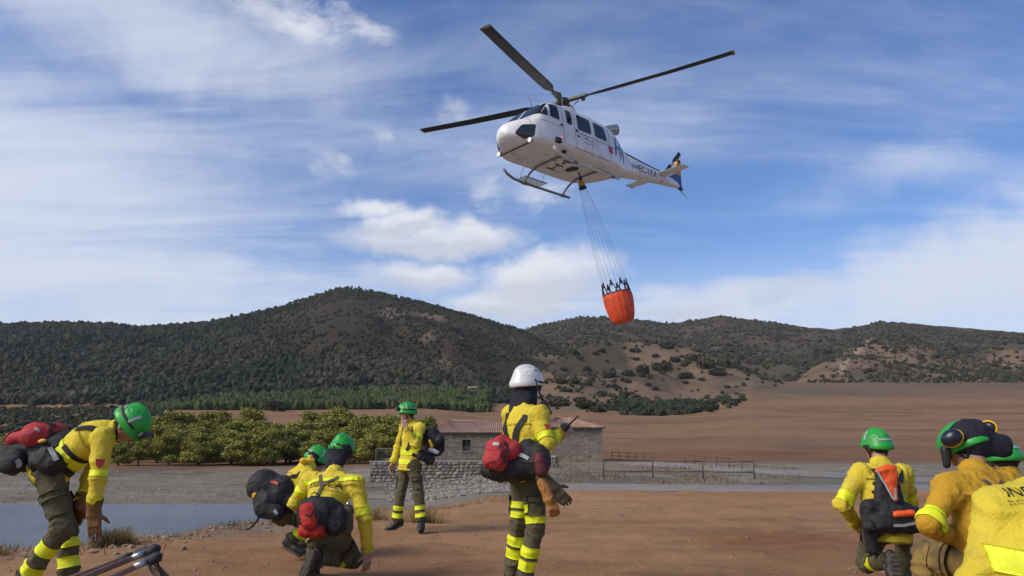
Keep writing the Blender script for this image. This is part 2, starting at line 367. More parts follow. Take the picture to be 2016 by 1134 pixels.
rock = sst(n_h + .6 * n_b, .55, .95) * (u_px > 480)
hm = mixc(hm, L((.19, .135, .10)), rock * .8)
hb = mixc(np.repeat(L((.180, .124, .082)), len(gx), 0), L((.130, .095, .065)), sst(n_h + .5 * n_b, -.2, .6))
hr = mixc(np.repeat(L((.090, .068, .050)), len(gx), 0), L((.075, .066, .045)), sst(n_h, -.2, .5))
hb = mixc(hb, hr, sst(ghill + n_h * .35 + n_b * .12, .72, .98))
hb = mixc(hb, L((.085, .068, .048)), sst(n_b + n_h, .35, .8) * .6)
for k, cc in ((0, hm), (1, hr), (2, hb), (3, hb)):
    colr = np.where((grid_ == k)[:, None], mixc(colr, cc, sst(ghill, 0.0, .04)), colr)
# pale firebreak track climbing the right hill
tr = np.abs(u_px - (1690 + (ghill - .5) * 90)) < 7
colr = np.where((tr & (grid_ == 3) & (ghill > .25))[:, None], L((.30, .22, .16)), colr)
colr = np.vstack([colr, L((.27, .142, .084))])

def ground_material():
    m = bpy.data.materials.new('earth'); m.use_nodes = True; t = NT(m.node_tree); t.n.clear()
    at = t.node('ShaderNodeVertexColor', layer_name='Col'); tcn = t.node('ShaderNodeTexCoord'); P = tcn.outputs['Object']
    n1_ = t.noise(P, 2.6, 9.0, 0.68).outputs[0]; n2_ = t.noise(P, 26.0, 6.0, 0.7).outputs[0]; n3_ = t.noise(P, 0.16, 8.0, 0.66).outputs[0]
    mp_ = t.node('ShaderNodeMapping', {0: P, 'Scale': (0.10, 1.1, 1.0), 'Rotation': (0, 0, 0.06)}).outputs[0]
    n4_ = t.noise(mp_, 1.4, 6.0, 0.6, .4).outputs[0]       # faint wheel tracks across the dirt
    k = t.math('ADD', t.math('MULTIPLY', n1_, .42), t.math('ADD', t.math('MULTIPLY', n2_, .30), t.math('ADD', t.math('MULTIPLY', n3_, .34), t.math('MULTIPLY', n4_, .26))))
    gain = t.mapr(k, .42, .90, .50, 1.48, False)
    vm = t.node('ShaderNodeVectorMath', {0: at.outputs[0], 1: t.node('ShaderNodeCombineXYZ', {0: gain, 1: gain, 2: gain}).outputs[0]}, operation='MULTIPLY').outputs[0]
    vor = t.node('ShaderNodeTexVoronoi', {'Vector': P, 'Scale': 17.0, 'Randomness': 1.0})
    peb = t.math('MULTIPLY', t.mapr(vor.outputs['Distance'], .20, .10), t.mapr(t.noise(P, 3.0, 3.0).outputs[0], .5, .66))
    c = t.mix(t.math('MULTIPLY', peb, .55), vm, (.32, .225, .155))
    b = t.node('ShaderNodeBsdfPrincipled', {'Base Color': c, 'Roughness': 1.0, 'Specular IOR Level': .04})
    hgt = t.math('ADD', t.math('MULTIPLY', n1_, .6), t.math('ADD', t.math('MULTIPLY', n2_, .35), t.math('MULTIPLY', peb, .25)))
    bp = t.node('ShaderNodeBump', {'Strength': .75, 'Distance': .05, 'Height': hgt}); t.l.new(bp.outputs[0], b.inputs['Normal'])
    t.node('ShaderNodeOutputMaterial', {0: b.outputs[0]}); return m
gm = mesh_of('ground', cv, np.vstack([gf, cap_f[:0]]), ground_material())
ca = gm.color_attributes.new('Col', 'FLOAT_COLOR', 'POINT'); ca.data.foreach_set('color', np.hstack([colr, np.ones((len(colr), 1))]).astype(np.float32).ravel())
bmg = bmesh.new(); bmg.from_mesh(gm); bmg.verts.ensure_lookup_table()
ctr = bmg.verts[NA * NR]
for k in range(NA):
    try: bmg.faces.new((bmg.verts[int(i0[k, 0])], ctr, bmg.verts[int(i1[k, 0])]))
    except ValueError: pass
for f_ in bmg.faces: f_.smooth = True
bmesh.ops.recalc_face_normals(bmg, faces=bmg.faces); bmg.to_mesh(gm); bmg.free()
go = bpy.data.objects.new('ground', gm); COL.objects.link(go); tag(go, kind='structure')

# ------------------------------------------------------------------ pond
def water_material():
    m = bpy.data.materials.new('water'); m.use_nodes = True; t = NT(m.node_tree); t.n.clear()
    P = t.node('ShaderNodeTexCoord').outputs['Object']
    mp_ = t.node('ShaderNodeMapping', {0: P, 'Scale': (.45, 2.2, 1.0), 'Rotation': (0, 0, .12)}).outputs[0]
    h = t.math('ADD', t.noise(mp_, 1.5, 6.0, .7).outputs[0], t.math('MULTIPLY', t.noise(mp_, .5, 3.0).outputs[0], .7))
    bp = t.node('ShaderNodeBump', {'Strength': 1.0, 'Distance': .30, 'Height': h})
    c = t.mix(t.mapr(t.noise(P, .12, 4.0).outputs[0], .35, .7), (.20, .26, .33), (.25, .30, .36))
    b = t.node('ShaderNodeBsdfPrincipled', {'Base Color': c, 'Roughness': .13, 'IOR': 1.33, 'Normal': bp.outputs[0]})
    t.node('ShaderNodeOutputMaterial', {0: b.outputs[0]}); return m
wx = np.linspace(-70, 1.0, 60); wy = np.linspace(9.5, 37, 40)
wv = [(x, y, WATER_Z) for x in wx for y in wy]; wf = [(i * 40 + j, (i + 1) * 40 + j, (i + 1) * 40 + j + 1, i * 40 + j + 1) for i in range(59) for j in range(39)]
# the sheet runs under the banks, which hide its edges
wo_ = mk('pond_water', wv, wf, water_material()); tag(wo_, kind='structure')

# ------------------------------------------------------------------ road
def strip(name, pts, width, m, lift=.035, n=60):
    pts = np.array(pts, float); d = np.r_[0, np.cumsum(np.hypot(*np.diff(pts, axis=0).T))]
    s = np.linspace(0, d[-1], n); cx = np.interp(s, d, pts[:, 0]); cy = np.interp(s, d, pts[:, 1])
    for _ in range(6):
        cx[1:-1] = (cx[:-2] + cx[2:] + 2 * cx[1:-1]) / 4; cy[1:-1] = (cy[:-2] + cy[2:] + 2 * cy[1:-1]) / 4
    tx, ty = np.gradient(cx), np.gradient(cy); l = np.hypot(tx, ty); nx, ny = -ty / l, tx / l
    wid = np.linspace(-.5, .5, 12); v = []; f = []
    edge = 1 + .05 * np.sin(s * .9) + .04 * np.sin(s * 2.3 + 1)
    for i in range(n):
        for k in wid: v.append((cx[i] + nx[i] * k * width * edge[i], cy[i] + ny[i] * k * width * edge[i], 0))
    v = np.array(v); crown = np.tile(.02 * (1 - (wid * 2) ** 4), n)
    v[:, 2] = ground(v[:, 0], v[:, 1], False)[0] + lift + crown
    m_ = len(wid)
    f = [(i * m_ + k, i * m_ + k + 1, (i + 1) * m_ + k + 1, (i + 1) * m_ + k) for i in range(n - 1) for k in range(m_ - 1)]
    o = mk(name, v, f, m); return tag(o, kind='structure')
M_road = material('worn_road_gravel', (.285, .265, .24), .95, .2, 1.1, .4, 30, col2=(.22, .20, .18), spec=.1, dirt=((.27, .19, .13), .35, .50, .7))
strip('road', [(-5, 36), (-1, 33.5), (3, 31.8), (10, 31), (18, 32), (28, 33), (48, 36), (75, 42)], 6.5, M_road, .02, 160)
strip('access_road', [(23, 36), (17, 46), (12, 56), (8.5, 66), (3, 76), (-8, 86)], 5.0, M_road, .016, 80)
# ------------------------------------------------------------------ vegetation
def leaf_material(name, c1, c2, c3=None, rough=.8):
    m = bpy.data.materials.new(name); m.use_nodes = True; t = NT(m.node_tree); t.n.clear(); MATS[name] = m
    at = t.node('ShaderNodeVertexColor', layer_name='Col'); s_ = t.node('ShaderNodeSeparateColor', {0: at.outputs[0]})
    oi = t.node('ShaderNodeObjectInfo')
    k = t.math('ADD', t.math('MULTIPLY', s_.outputs[0], .55), t.math('MULTIPLY', oi.outputs['Random'], .45))
    c = t.mix(t.mapr(k, .05, .95, 0, 1, False), c1, c2)
    if c3: c = t.mix(t.mapr(s_.outputs[1], .6, 1.0), c, c3)
    b = t.node('ShaderNodeBsdfPrincipled', {'Base Color': c, 'Roughness': rough, 'Specular IOR Level': .2})
    t.node('ShaderNodeOutputMaterial', {0: b.outputs[0]}); return m
def set_col(me, per_face, k):
    a = np.repeat(np.asarray(per_face, np.float32), k, 0); ca_ = me.color_attributes.new('Col', 'FLOAT_COLOR', 'CORNER')
    ca_.data.foreach_set('color', np.hstack([a, np.ones((len(a), 1), np.float32)]).ravel())
def tuft_cloud(rng, centres, radii, n_per, size, flat=.75):
    """leaf clumps (small bent quads) spread over and through ellipsoid lobes"""
    V = []; C = []
    for c, r in zip(centres, radii):
        n = int(n_per * (r / np.mean(radii)) ** 2)
        d = rng.normal(size=(n, 3)); d /= np.linalg.norm(d, axis=1)[:, None]
        rad = r * (rng.random(n) ** .33) * (1 + .18 * rng.normal(size=n)); p = c + d * rad[:, None] * [1, 1, flat]
        nrm = d + rng.normal(size=(n, 3)) * .7; nrm /= np.linalg.norm(nrm, axis=1)[:, None]
        u = np.cross(nrm, rng.normal(size=(n, 3))); u /= np.linalg.norm(u, axis=1)[:, None] + 1e-9; w_ = np.cross(nrm, u)
        s = size * (.55 + .9 * rng.random(n))[:, None]; asp = (.45 + .4 * rng.random(n))[:, None]
        V.append(np.stack([p - u * s - w_ * s * asp * .4, p + u * s * .3 - w_ * s * asp + nrm * s * .25, p + u * s, p - u * s * .2 + w_ * s * asp], 1))
        lc = rng.random()
        C.append(np.stack([np.clip(.6 * rng.random(n) + .4 * lc, 0, 1), rng.random(n), rng.random(n)], 1))
    V = np.concatenate(V).reshape(-1, 3); n = len(V) // 4
    return V, np.arange(n * 4).reshape(n, 4), np.concatenate(C)
M_bark = material('pine_bark', (.11, .075, .055), .95, .3, 9, .6, 30)
M_pine = leaf_material('pine_needles', (.125, .140, .028), (.28, .27, .052), (.34, .31, .07))
M_oak = leaf_material('dark_oak_leaves', (.020, .026, .013), (.046, .049, .023))
M_scrub = leaf_material('hill_scrub', (.034, .038, .019), (.080, .073, .040), (.11, .085, .055))
def pine_meshes(seed):
    """crown and trunk of a young stone pine, 1 m crown radius scale applied later; about 4 m tall"""
    rng = np.random.default_rng(seed); H = 4.0
    nl = 15; cs = []; rs = []
    for k in range(nl):
        a = 2 * PI * k / nl * 2.4 + rng.random(); t = rng.random()
        rad = (.25 + 1.05 * math.sqrt(rng.random())) * (1 - .45 * max(0, t - .55)); z = .80 + 2.60 * t - .15 * rad
        cs.append(np.array([rad * math.cos(a), rad * math.sin(a), z])); rs.append(.42 + .30 * rng.random())
    cs.append(np.array([.1, 0, 3.35])); rs.append(.6); cs.append(np.array([0, .1, 2.4])); rs.append(.95)
    V, Fq, C = tuft_cloud(rng, cs, np.array(rs), 620, .085)
    crown = mesh_of('crown', V, Fq, M_pine, False); set_col(crown, C, 4)
    mb = MB(); lean = rng.normal(size=2) * .14
    mb.tube([(0, 0, -.25), (lean[0] * .3, lean[1] * .3, .6), (lean[0], lean[1], 1.4), (lean[0] * .6, lean[1] * .8, 2.3), (.05, 0, 3.1)], [.13, .105, .085, .06, .025], 7)
    for k in range(7):
        c = cs[k * 2]; z0 = 1.0 + .22 * k; mb.tube([(lean[0] * .8, lean[1] * .8, z0), c * [.55, .55, 1] * .5 + np.array([0, 0, z0 * .5]), c], [.045, .032, .012], 5)
    trunk = mesh_of('trunk', mb.v, mb.f, M_bark)
    return crown, trunk
PINES = [pine_meshes(100 + i) for i in range(7)]
def pine(px, top, Y, i, label, group, wide=1.0):
    P0 = W(px, 900, Y); z0 = gz(P0[0], Y); ztop = W(px, top, Y)[2]; s = max((ztop - z0) / 3.95, .35)
    r = empty('pine_tree', (P0[0], Y, z0), label, 'tree', group); r.rotation_euler = (0, 0, (i * 2.399) % (2 * PI))
    c, t = PINES[i % 7]
    r.scale = (s * wide, s * wide, s)
    for nm, me in (('crown', c), ('trunk', t)):
        o = bpy.data.objects.new(nm, me); COL.objects.link(o); o.parent = r
    return r
front = [(188, 872), (234, 868), (282, 862), (334, 845), (373, 850), (431, 846), (462, 848), (495, 858), (527, 848), (560, 840), (600, 845), (640, 842), (682, 838), (722, 836)]
mid = [(20, 846), (120, 852), (205, 850), (260, 850), (300, 838), (352, 835), (400, 838), (445, 832), (480, 828), (520, 832), (575, 830), (620, 826), (655, 822), (700, 820), (745, 815), (790, 828)]
back = [(150, 832), (225, 838), (270, 832), (334, 806), (412, 806), (436, 800), (480, 803), (540, 824), (601, 804), (640, 814), (670, 800), (712, 815), (752, 812), (795, 815), (838, 812)]
for row, dx, dy in ((front, 20, -3), (mid, 24, -4), (back, 0, 0)):
    if dx: row += [(p + dx, t_ + dy) for p, t_ in row if p > 190]
k = 0
for row, Y, lab, g in ((front, 70, 'small round pine on the reddish bank in the front row of the grove', 'pines in the front row of the grove'),
                       (mid, 82, 'olive green pine inside the grove behind the front row', 'pines in the middle of the grove'),
                       (back, 97, 'taller pine at the back of the grove against the ploughed field', 'pines at the back of the grove')):
    for px, top in row:
        pine(px + random.uniform(-9, 9), top + random.uniform(-4, 7), Y + random.uniform(-4.5, 4.5), k, lab, g, random.uniform(1.1, 1.65)); k += 1

# round dark oaks dotted along the field edge
def bush_meshes(seed, size=.16, n=170):
    rng = np.random.default_rng(seed); cs = [np.array([.55 * math.cos(t) * rng.random(), .55 * math.sin(t) * rng.random(), .45 + .35 * rng.random()]) for t in np.linspace(0, 6, 7)]
    return tuft_cloud(rng, cs, np.array([.5 + .15 * rng.random() for _ in cs]), n, size, .85)
def bush_data(seed, mat_, nm='foliage'):
    V, Fq, C = bush_meshes(seed); me = mesh_of(nm, V, Fq, mat_, False); set_col(me, C, 4); return me
OAKS = [bush_data(300 + i, M_oak) for i in range(3)]
def on_ground(px, py, rmin=30, rmax=1500):
    """where the sight line through a picture point meets the land"""
    d = ray(px, py); ys = np.geomspace(rmin, rmax, 420); P = EYE[None, :] + d[None, :] * (ys / d[1])[:, None]
    z = ground(P[:, 0], P[:, 1], False)[0]; hit = np.where(P[:, 2] < z)[0]
    return None if len(hit) == 0 else np.array([P[hit[0], 0], P[hit[0], 1], z[hit[0]]])
for i, (px, py, wpx) in enumerate([(392, 806, 26), (540, 808, 30), (556, 810, 20), (625, 803, 34), (726, 804, 24), (744, 805, 18), (768, 804, 26), (850, 806, 14), (868, 807, 18), (925, 812, 14), (905, 803, 24), (1150, 806, 26), (1172, 808, 22), (1211, 808, 18), (1398, 812, 16)]):
    p = on_ground(px, py)
    if p is None: continue
    s = wpx / F_PX * p[1] / 1.6
    r = empty('holm_oak', p, 'round dark green oak dotted along the edge of the ploughed field', 'tree', 'dark oaks along the field edge'); r.scale = (s, s, s * .85); r.rotation_euler = (0, 0, i * 1.7)
    o = bpy.data.objects.new('crown', OAKS[i % 3]); COL.objects.link(o); o.parent = r
    mb = MB().tube([(0, 0, -.2), (.03, 0, .3), (0, .02, .6)], [.09, .07, .05], 6); mb.obj('trunk', M_bark, r, local=True)

# scrub bushes that stand apart on the brown slope
SHR = [bush_data(320 + i, M_scrub) for i in range(4)]
rs_ = np.random.default_rng(21); cnt = 0
shrub_spots = [(1313, 685, 22), (1185, 698, 14), (1245, 695, 12), (1290, 703, 14), (1250, 710, 12), (1156, 730, 16), (1105, 755, 22), (1100, 800, 40), (1140, 790, 22), (1185, 780, 18), (1175, 812, 24), (1130, 700, 14), (1400, 700, 20), (1365, 712, 26), (1330, 715, 20), (1235, 740, 24), (1200, 745, 26), (1265, 735, 26), (1300, 730, 34), (1390, 725, 34), (1410, 740, 30), (1350, 745, 24), (1425, 722, 26), (1160, 760, 14), (1210, 765, 16), (1120, 775, 14), (1230, 780, 20), (1290, 770, 14)]
for _ in range(60): shrub_spots.append((rs_.uniform(1100, 1460), rs_.uniform(680, 800), rs_.uniform(7, 15)))
for _ in range(40): shrub_spots.append((rs_.uniform(1600, 2010), rs_.uniform(668, 745), rs_.uniform(7, 14)))
for i, (px, py, wpx) in enumerate(shrub_spots):
    p = on_ground(px, py)
    if p is None: continue
    s = wpx / F_PX * p[1] / 1.6
    o = bpy.data.objects.new('hill_shrub', SHR[i % 4]); COL.objects.link(o); o.location = tuple(p - np.array([0, 0, .15 * s])); o.scale = (s, s, s * random.uniform(.6, .9)); o.rotation_euler = (0, 0, i * 2.1)
    LOC[o.name] = p
    tag(o, 'dark green shrub standing apart on the bare brown hillside', 'shrub', 'shrubs scattered over the brown slopes')

# woods and scrub that cover the hills as one mass
_ico = bmesh.new(); bmesh.ops.create_icosphere(_ico, subdivisions=1, radius=1.0); _ico.verts.ensure_lookup_table()
ICO_V = np.array([v.co[:] for v in _ico.verts]); ICO_F = np.array([[v.index for v in f.verts] for f in _ico.faces]); _ico.free()
def mass(name, P, S, mat_, seed, label, cat, tall=1.0, tone=None, jit=.30):
    rng = np.random.default_rng(seed); n = len(P); nv, nf = len(ICO_V), len(ICO_F)
    V = ICO_V[None] * (1 + jit * rng.normal(size=(n, nv, 1))) * (S[:, None, None] * np.array([1, 1, tall])[None, None])
    ang = rng.random(n) * 6.28; c, s = np.cos(ang)[:, None], np.sin(ang)[:, None]
    V = np.stack([V[..., 0] * c - V[..., 1] * s, V[..., 0] * s + V[..., 1] * c, V[..., 2]], -1) + P[:, None, :] + np.array([0, 0, .55])[None, None] * (S[:, None, None] * tall)
    Fq = (ICO_F[None] + (np.arange(n) * nv)[:, None, None]).reshape(-1, 3)
    me = mesh_of(name, V.reshape(-1, 3), Fq, mat_, False)
    t0 = rng.random((n, 3)) if tone is None else np.clip(tone[:, None] + rng.normal(size=(n, 3)) * .22, 0, 1)
    per = np.clip(np.repeat(t0, nf, 0) + rng.normal(size=(n * nf, 3)) * .08, 0, 1); set_col(me, per, 3)
    o = bpy.data.objects.new(name, me); COL.objects.link(o); return tag(o, label, cat, kind='stuff')
def scatter(n, rmin, rmax, a0, a1, seed):
    rng = np.random.default_rng(seed); r = np.sqrt(rng.random(n) * (rmax ** 2 - rmin ** 2) + rmin ** 2); a = az_of(a0) + rng.random(n) * (az_of(a1) - az_of(a0))
    x, y = r * np.sin(a), r * np.cos(a); z, h, rid = ground(x, y, False); return np.stack([x, y, z], 1), h, rid, 1008 + 1487 * np.tan(a), rng
M_wood = leaf_material('far_wood', (.013, .020, .010), (.036, .041, .019), (.060, .050, .034))  # leaf greens lowered so cloud shadow on the hill sits in the colour
P, h, rid, u, rng = scatter(68000, 300, 960, -300, 1120, 5)
nn = fbm(P / 40.0, 3); n2_ = fbm(P / 16.0 + 9, 2)
leftw = sst(-u, -640, -380); lowf = 1 - sst(h, .15, .6)
dens = np.clip(.95 * leftw + .60 * lowf * (1 - leftw) + .20 + nn * .55, .10, 1)
dens = np.where(h > .93, 1.0, dens)
ok = (rid == 0) & (rng.random(len(P)) < dens) & (h < 1.0)
S = (.70 + 1.0 * rng.random(len(P)) ** 2) * np.where(leftw + lowf > .6, 1.2, .9)
mass('hill_wood', P[ok], S[ok], M_wood, 1, 'dark pine wood and scrub covering the tall hill', 'wood', 1.15, tone=np.clip(.45 + nn * .5 - .12 * leftw + .12 * lowf, 0, 1)[ok])
P, h, rid, u, rng = scatter(44000, 250, 1010, 1000, 2150, 6)
nn = fbm(P / 45.0, 3); n2_ = fbm(P / 22.0 + 4, 3)
dr = np.where(rid == 1, np.clip(.42 + nn * .8, .10, 1), 0)
green = np.exp(-((u - 1860) / 90) ** 2) * np.clip(1.2 - h, 0, 1)
db = np.where(rid >= 2, np.clip((n2_ + nn * .6 - .42) * 2.2, 0.02, 1) + green + .65 * sst(h + nn * .3, .82, 1.0), 0)
foot = np.exp(-((h - .12) / .13) ** 2) * np.where(rid == 2, sst(u, 1150, 1230) * .8, np.where(rid == 3, 1.0, 0))
ok = (rid >= 1) & (rng.random(len(P)) < dr + db + foot) & (h < 1.0)
S = (.6 + 1.0 * rng.random(len(P)) ** 2) * np.where(rid == 1, 1.3, .85)
mass('hill_scrub', P[ok], S[ok], M_wood, 2, 'patchy dark scrub covering the brown hills', 'scrub', .9, tone=np.clip(.5 + nn * .4 + .25 * (rid == 1), 0, 1)[ok])
P, h, rid, u, rng = scatter(10000, 255, 330, 250, 960, 7)
ok = np.abs(fbm(P / 60, 2)) < .9
S = .65 + .7 * rng.random(len(P)); S = S * np.clip((u - 200) / 200, .6, 1.1)
mass('pine_plantation', P[ok], S[ok], leaf_material('plantation', (.030, .044, .013), (.068, .082, .022)), 3, 'even green pine plantation along the foot of the tall hill', 'wood', 1.5, jit=.2)
P, h, rid, u, rng = scatter(11000, 120, 290, -300, 330, 8)
S = .3 + .5 * rng.random(len(P)) ** 2; ok = (fbm(P / 6.0, 2) > -.1) & (rng.random(len(P)) < np.clip(.35 + (P[:, 1] - 120) / 200, 0, 1))
mass('valley_wood', P[ok], S[ok], M_oak, 4, 'dark green scrub and oaks filling the low ground below the wooded ridge', 'wood', 1.0)
P, h, rid, u, rng = scatter(2600, 235, 420, 1220, 1480, 9)
ok = rng.random(len(P)) < .9 * np.exp(-((u - 1300) / 90) ** 2) * (P[:, 1] < 300)
S = .7 + .8 * rng.random(len(P))
mass('slope_thicket', P[ok], S[ok], M_oak, 10, 'olive thicket at the foot of the brown slope beside the field', 'wood', 1.0)
# ------------------------------------------------------------------ stone house, walls, fences
def stone_material(name, c1, c2, mortar, scale):
    m = bpy.data.materials.new(name); m.use_nodes = True; MATS[name] = m; t = NT(m.node_tree); t.n.clear()
    P = t.node('ShaderNodeTexCoord').outputs['Object']; P2 = t.node('ShaderNodeMapping', {0: P, 'Scale': (1, 1, 1.5)}).outputs[0]
    v = t.node('ShaderNodeTexVoronoi', {'Vector': P2, 'Scale': scale}); e = t.node('ShaderNodeTexVoronoi', {'Vector': P2, 'Scale': scale}, feature='DISTANCE_TO_EDGE')
    sp = t.node('ShaderNodeSeparateColor', {0: v.outputs['Color']}); n = t.noise(P, 9.0, 6.0, .65).outputs[0]
    c = t.mix(t.math('ADD', t.math('MULTIPLY', sp.outputs[0], .7), t.math('MULTIPLY', n, .3)), c1, c2)
    joint = t.mapr(e.outputs['Distance'], .02, .09); c = t.mix(joint, mortar, c)
    b = t.node('ShaderNodeBsdfPrincipled', {'Base Color': c, 'Roughness': .92, 'Specular IOR Level': .2})
    bp = t.node('ShaderNodeBump', {'Strength': .8, 'Distance': .05, 'Height': t.math('ADD', joint, t.math('MULTIPLY', n, .4))}); t.l.new(bp.outputs[0], b.inputs['Normal'])
    t.node('ShaderNodeOutputMaterial', {0: b.outputs[0]}); return m
M_wall = stone_material('rubble_wall', (.30, .25, .20), (.13, .11, .092), (.22, .19, .155), 2.6)
M_tile = material('clay_tiles', (.29, .165, .11), .9, .3, 2.2, .4, 20, col2=(.20, .125, .09), dirt=((.33, .25, .19), 1.1, .48, .7))
M_mort = material('wall_mortar', (.22, .19, .155), .95, .2, 3, .5, 14)
M_stones = [material('wall_stone_%s' % n, c, .9, .2, 5, .5, 22) for n, c in (('pale', (.30, .265, .215)), ('tan', (.235, .195, .15)), ('grey', (.175, .16, .14)), ('light', (.36, .325, .27)))]
M_fwood = material('weathered_rail_wood', (.105, .070, .052), .85, .3, 6, .4, 30)
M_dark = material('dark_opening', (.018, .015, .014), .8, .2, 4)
M_rail = material('galvanised_rail', (.16, .165, .17), .5, .2, 8, metal=.4)
house = empty('stone_house', (0, 66, gz(0, 66)), 'low rubble stone house with terracotta tiled hip roofs by the track', 'house')
def block(x0, x1, y0, y1, zb, zt, windows=()):
    """walls with real openings on the side towards the road, in one part"""
    mb = MB(); th = .35; xs = sorted({x0, x1, *[w_[0] for w_ in windows], *[w_[1] for w_ in windows]}); zs = sorted({zb, zt, *[w_[2] for w_ in windows], *[w_[3] for w_ in windows]})
    for i in range(len(xs) - 1):
        for j in range(len(zs) - 1):
            cx, cz = (xs[i] + xs[i + 1]) / 2, (zs[j] + zs[j + 1]) / 2
            if any(w_[0] < cx < w_[1] and w_[2] < cz < w_[3] for w_ in windows): continue
            mb.box((cx, y0 + th / 2, cz), ((xs[i + 1] - xs[i]) / 2, th / 2, (zs[j + 1] - zs[j]) / 2))
    hz, cz = (zt - zb) / 2, (zt + zb) / 2
    mb.box((x0 + th / 2, (y0 + y1 + th) / 2, cz), (th / 2, (y1 - y0 - th) / 2, hz)); mb.box((x1 - th / 2, (y0 + y1 + th) / 2, cz), (th / 2, (y1 - y0 - th) / 2, hz))
    mb.box((0.5 * (x0 + x1), y1 + th / 2, cz), ((x1 - x0) / 2, th / 2, hz))
    return mb.obj('wall', M_wall, house, False)
def hip_roof(x0, x1, y0, y1, ze, zr, ridge):
    """ribbed clay tile slopes: four sides meeting a ridge from ridge[0] to ridge[1]"""
    o = .30; X0, X1, Y0, Y1 = x0 - o, x1 + o, y0 - o, y1 + o + .35; ym = (Y0 + Y1) / 2; mb = MB()
    def slope(a, b, c, d):       # eave a-b, ridge d-c ; corrugated along the eave
        a, b, c, d = map(np.array, (a, b, c, d)); n = max(8, int(np.linalg.norm(b - a) / .11)); v = []; f = []
        nrm = unit(np.cross(b - a, d - a)); nrm = nrm if nrm[2] > 0 else -nrm; rows = 14
        for j in range(rows + 1):
            t = j / rows
            for k in range(n + 1):
                s = k / n; lo = a + (b - a) * s; hi = d + (c - d) * s; v.append(lo + (hi - lo) * t + nrm * (.045 * (k % 2) + .02 * ((j * 7919 + k * 104729) % 13) / 13 + .015 * (j % 2)))
        for j in range(rows):
            for k in range(n): i = j * (n + 1) + k; f.append((i, i + 1, i + n + 2, i + n + 1))
        mb.add(v, f)
    R0, R1 = (ridge[0], ym, zr), (ridge[1], ym, zr)
    slope((X0, Y0, ze), (X1, Y0, ze), R1, R0); slope((X1, Y1, ze), (X0, Y1, ze), R0, R1); slope((X0, Y1, ze), (X0, Y0, ze), R0, R0); slope((X1, Y0, ze), (X1, Y1, ze), R1, R1)
    ro = mb.obj('roof', M_tile, house, False)
    MB().tube([np.array(R0) + (0, 0, .02), np.array(R1) + (0, 0, .02)], .11, 8).obj('ridge_tiles', M_tile, ro)
    MB().box(((x0 + x1) / 2, (y0 + y1 + .35) / 2, ze - .03), ((X1 - X0) / 2 - .02, (Y1 - Y0) / 2 - .02, .03)).obj('eaves', M_fwood, ro, False)
    return ro
zA = zz(908, 66) - .4; eA = zz(852, 66); xA = lambda p, Y: (p - 1008) * Y / 1487
wA = (xA(910, 66), xA(927, 66), zz(888, 66), zz(866, 66))
block(xA(849, 66), xA(1066, 66), 66, 73, zA, eA, [wA]); hip_roof(xA(849, 66), xA(1066, 66), 66, 73, eA, zz(829, 69.5), (xA(888, 69.5), xA(1040, 69.5)))
block(xA(1070, 63), xA(1186, 63), 63, 69, zz(918, 63) - .4, zz(843, 63)); hip_roof(xA(1070, 63), xA(1186, 63), 63, 69, zz(842, 63), zz(822, 66), (xA(1098, 66), xA(1118, 66)))
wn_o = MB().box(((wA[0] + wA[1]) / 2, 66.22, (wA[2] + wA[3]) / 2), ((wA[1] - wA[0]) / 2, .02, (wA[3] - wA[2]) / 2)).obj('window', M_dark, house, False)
fr = MB()
for x in (wA[0] + .03, (wA[0] + wA[1]) / 2, wA[1] - .03): fr.box((x, 66.17, (wA[2] + wA[3]) / 2), (.03, .03, (wA[3] - wA[2]) / 2 - .002))
fr.obj('window_frame', M_fwood, wn_o, False)
MB().box(((wA[0] + wA[1]) / 2, 65.97, wA[2] - .05), ((wA[1] - wA[0]) / 2 + .1, .06, .05)).obj('window_sill', M_mort, wn_o, False)
# small far barn high in the valley
bn = empty('far_barn', W(930, 786, 330), 'tiny pale barn at the foot of the tall hill', 'barn'); pb = LOC[bn.name]; pb = np.array([pb[0], pb[1], gz(pb[0], pb[1])]); bn.location = tuple(pb); LOC[bn.name] = pb
MB().box(pb + (0, 0, 1.3), (2.1, 1.6, 1.3)).obj('wall', M_mort, bn, False); MB().loft([[pb + (x, y, z) for y, z in ((-1.9, 2.55), (0, 3.4), (1.9, 2.55))] for x in (-2.3, 2.3)]).obj('roof', M_tile, bn, False)

